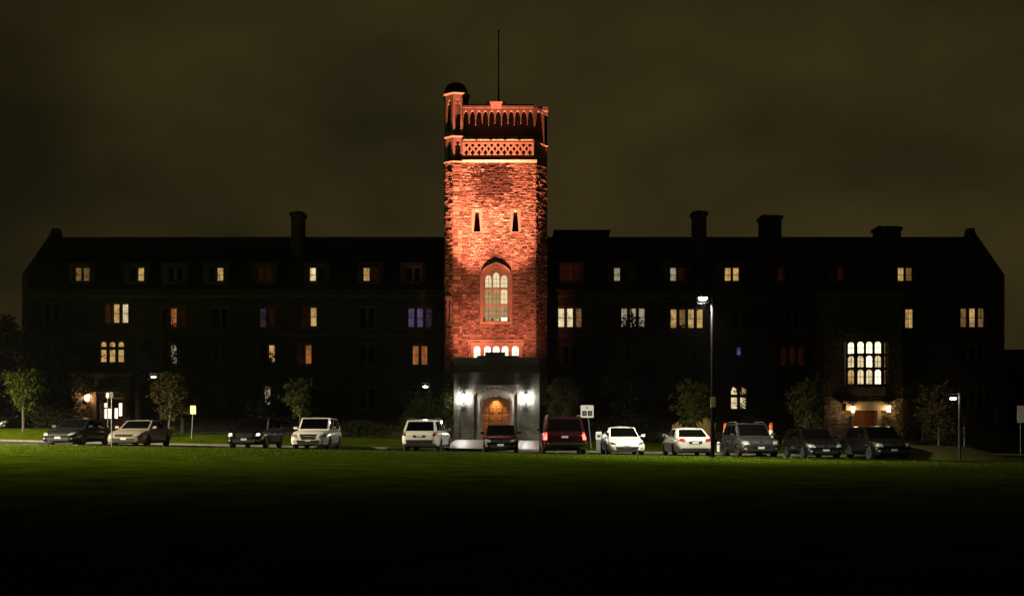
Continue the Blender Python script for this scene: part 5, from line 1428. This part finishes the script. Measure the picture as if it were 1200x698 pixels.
    # door seams, handles, mirrors
    for sg, ax in ((1, 'l'), (-1, 'R')):
        for fxx in (.155, -.055, -.235):
            decal('door_seam', [(fxx*L-.006, .30), (fxx*L+.006, .30), (fxx*L+.006, .88), (fxx*L-.006, .88)], ax, M['trim_black'], .002, 1, 8)
        for fxx in (-.025, -.205):
            m_ = MB(); zc = float(np.interp(fxx, [q[0] for q in S['top']], [q[1] for q in S['top']]))-.13
            hit = bvh.ray_cast(Vector((fxx*L, 8*sg, zc)), Vector((0, -sg, 0)))[0]
            m_.box(fxx*L-.10, fxx*L+.10, hit.y-.01*sg, hit.y+.035*sg, zc-.014, zc+.014); m_.build('door_handle', paint, root)
        mz = za+.07; mx_ = g0-.14*L*.55
        m_ = MB()
        y0 = sg*(w2*.93); y1 = sg*(w2*.93+.20)
        b4 = [(mx_-.06, y0, mz), (mx_+.06, y0, mz), (mx_+.05, y1, mz+.015), (mx_-.06, y1, mz+.015)]
        t4 = [(mx_-.06, y0+.02*sg, mz+.12), (mx_+.02, y0+.02*sg, mz+.12), (mx_+.01, y1, mz+.135), (mx_-.06, y1, mz+.135)]
        m_.hexa(b4, t4); m_.tube([(mx_, sg*(w2*.80), mz-.03), (mx_, y0+.04*sg, mz+.03)], .025, 6)
        mo = m_.build('mirror', paint if not big_ or paint is M['white'] else paint, root, fix=True)
        m_ = MB(); m_.box(mx_-.068, mx_-.061, min(y0+.03*sg, y1-.02*sg), max(y0+.03*sg, y1-.02*sg), mz+.02, mz+.115); m_.build('mirror_glass', M['chrome'], mo)
    if cladding:
        for ax in ('l', 'R'): decal('sill_cladding', [(-L*.20, .20), (L*.22, .20), (L*.22, .36), (-L*.20, .36)], ax, M['trim_black'], .012, 10, 3)
    if rails:
        for sg in (1, -1):
            m_ = MB(); y_ = sg*(yr-.06)
            m_.tube([(g1-.25, y_, zrf+.02), (g1-.32, y_, zrf+.075), (0, y_, H+.055), (g2+.32, y_, zrr+.09), (g2+.22, y_, zrr+.03)], .018, 6); m_.build('roof_rail', M['galv'], root)
    if style != 'large' and not big_:
        m_ = MB(); m_.hexa([(g2+.02, -.02, zrr+.01), (g2+.20, -.012, zrr+.02), (g2+.20, .012, zrr+.02), (g2+.02, .02, zrr+.01)], [(g2, -.006, zrr+.085), (g2+.05, -.004, zrr+.075), (g2+.05, .004, zrr+.075), (g2, .006, zrr+.085)]); m_.build('aerial_fin', paint, root)
    # wheels
    m_ = MB(); tw_ = .21
    m_.lathe([(wr*.66, -tw_/2+.02), (wr*.70, -tw_/2), (wr*.94, -tw_/2+.01), (wr, -tw_/2+.05), (wr, tw_/2-.05), (wr*.94, tw_/2-.01), (wr*.70, tw_/2), (wr*.66, tw_/2-.02)], (0, 0, 0), 24, axis='y')
    proto = None
    for wx_ in wxs:
        for sg in (1, -1):
            if proto is None:
                wh = m_.build('wheel', M['rubber'], root, smooth=True, fix=True)
                r2 = MB(); r2.lathe([(wr*.67, .02), (wr*.67, .075), (wr*.60, .085), (wr*.57, .03)], (0, 0, 0), 24, axis='y')
                for k in range(5):
                    a = k*2*math.pi/5; ca_, sa_ = math.cos(a), math.sin(a); pw_ = wr*.10
                    def sp(r_, o_, y_): return (ca_*r_-sa_*o_, y_, sa_*r_+ca_*o_)
                    r2.hexa([sp(.03, -pw_, .03), sp(wr*.62, -pw_*1.2, .03), sp(wr*.62, -pw_*1.2, .08), sp(.03, -pw_, .075)], [sp(.03, pw_, .03), sp(wr*.62, pw_*1.2, .03), sp(wr*.62, pw_*1.2, .08), sp(.03, pw_, .075)])
                r2.lathe([(wr*.20, .02), (wr*.20, .078), (0, .085)], (0, 0, 0), 16, axis='y')
                rim = r2.build('rim', M[alloy], wh, fix=True)
                proto = wh; wh2 = wh
            else: wh2 = dup(proto, root)
            wh2.location = (wx_, sg*(w2-.115), wz); wh2.rotation_euler = (0, 0, 0 if sg > 0 else math.pi)
    return root

def paintm(name, c, metal=0.0, rough=0.30): return pmat(name, c, rough, metal, 0.6, 0.15)
M['white'] = paintm('white car paint', (0.74, 0.72, 0.66))
M['pearl'] = paintm('pale silver car paint', (0.60, 0.59, 0.50), 0.15)
M['beige'] = paintm('beige metallic paint', (0.32, 0.28, 0.22), 0.35)
M['black'] = paintm('black car paint', (0.004, 0.004, 0.004))
M['navy'] = paintm('dark blue grey paint', (0.010, 0.011, 0.014), 0.2)
M['grey'] = paintm('dark grey metallic paint', (0.032, 0.031, 0.028), 0.3)
M['maroon'] = paintm('very dark red paint', (0.020, 0.004, 0.004), 0.1)

car('parked_car', 'dark blue grey sedan with dim lamps at the left end of the row', 'car', 68, 'sedan', 4.7, 1.88, 1.46, M['navy'], lights='lens', alloy='alloy_dark')
car('parked_car', 'beige sedan facing the lawn behind a thin sign post', 'car', 145, 'sedan', 4.6, 1.92, 1.43, M['beige'])
car('parked_car', 'black SUV with glinting headlights facing the lawn', 'car', 286, 'suv', 4.7, 1.95, 1.66, M['black'], lit='front', grille='wide')
car('parked_car', 'white SUV facing the lawn with dark shield grille', 'car', 361, 'suv', 4.6, 1.90, 1.70, M['white'], grille='shield', cladding=True)
car('parked_car', 'white wagon like SUV with its tailgate to the lawn', 'car', 496, 'suv', 4.65, 1.92, 1.68, M['white'], rear=True, rails=True, cladding=True, yaw=R(-5))
car('parked_car', 'small black hatchback facing the lawn before the oak door', 'car', 586.5, 'hatch', 4.2, 1.78, 1.46, M['black'])
car('parked_car', 'large dark red SUV with two pairs of glowing tail lights', 'car', 662, 'large', 5.4, 2.16, 1.90, M['maroon'], rear=True, lit='rear', rails=True, d=43.9)
car('parked_car', 'white sleek sedan with smooth grilleless nose facing the lawn', 'car', 735, 'sleek', 4.7, 1.86, 1.44, M['white'], lights='lens_dark', grille='none', plate='dark')
car('parked_car', 'pale silver sedan with its boot to the lawn behind the tall lamp', 'car', 815, 'sedan', 4.7, 1.88, 1.43, M['pearl'], rear=True)
car('parked_car', 'dark grey SUV with roof rails and bright headlamp lenses', 'car', 892, 'suv', 4.7, 1.95, 1.72, M['grey'], grille='shield', rails=True)
car('parked_car', 'black sedan with reddish side windows between two SUVs', 'car', 968, 'hatch', 4.5, 1.82, 1.50, M['black'], lights='lens')
car('parked_car', 'black SUV facing the lawn at the right end of the row', 'car', 1048, 'suv', 4.5, 1.84, 1.66, M['black'], lights='lens', alloy='alloy_dark')
car('parked_car', 'dark car mostly cut off by the left edge of the view', 'car', -14, 'sedan', 4.6, 1.82, 1.44, M['navy'], d=63.5, group='cars farther back', yaw=R(8))
bpy.context.view_layer.update()

# ------------------------------------------------------------------ night mist
hz = MB(); hz.box(-60, 60, -14, 120, -1.9, 33)
m_ = bpy.data.materials.new('night mist'); m_.use_nodes = True; n_ = m_.node_tree
n_.nodes.remove(n_.nodes['Principled BSDF']); pv = n_.nodes.new('ShaderNodeVolumePrincipled')
pv.inputs['Density'].default_value = 0.00015; pv.inputs['Color'].default_value = (.9, .9, .9, 1); pv.inputs['Anisotropy'].default_value = 0.8
n_.links.new(pv.outputs[0], n_.nodes['Material Output'].inputs['Volume'])
tag(hz.build('haze', m_), 'thin night mist round the lamps', 'haze', kind='stuff')
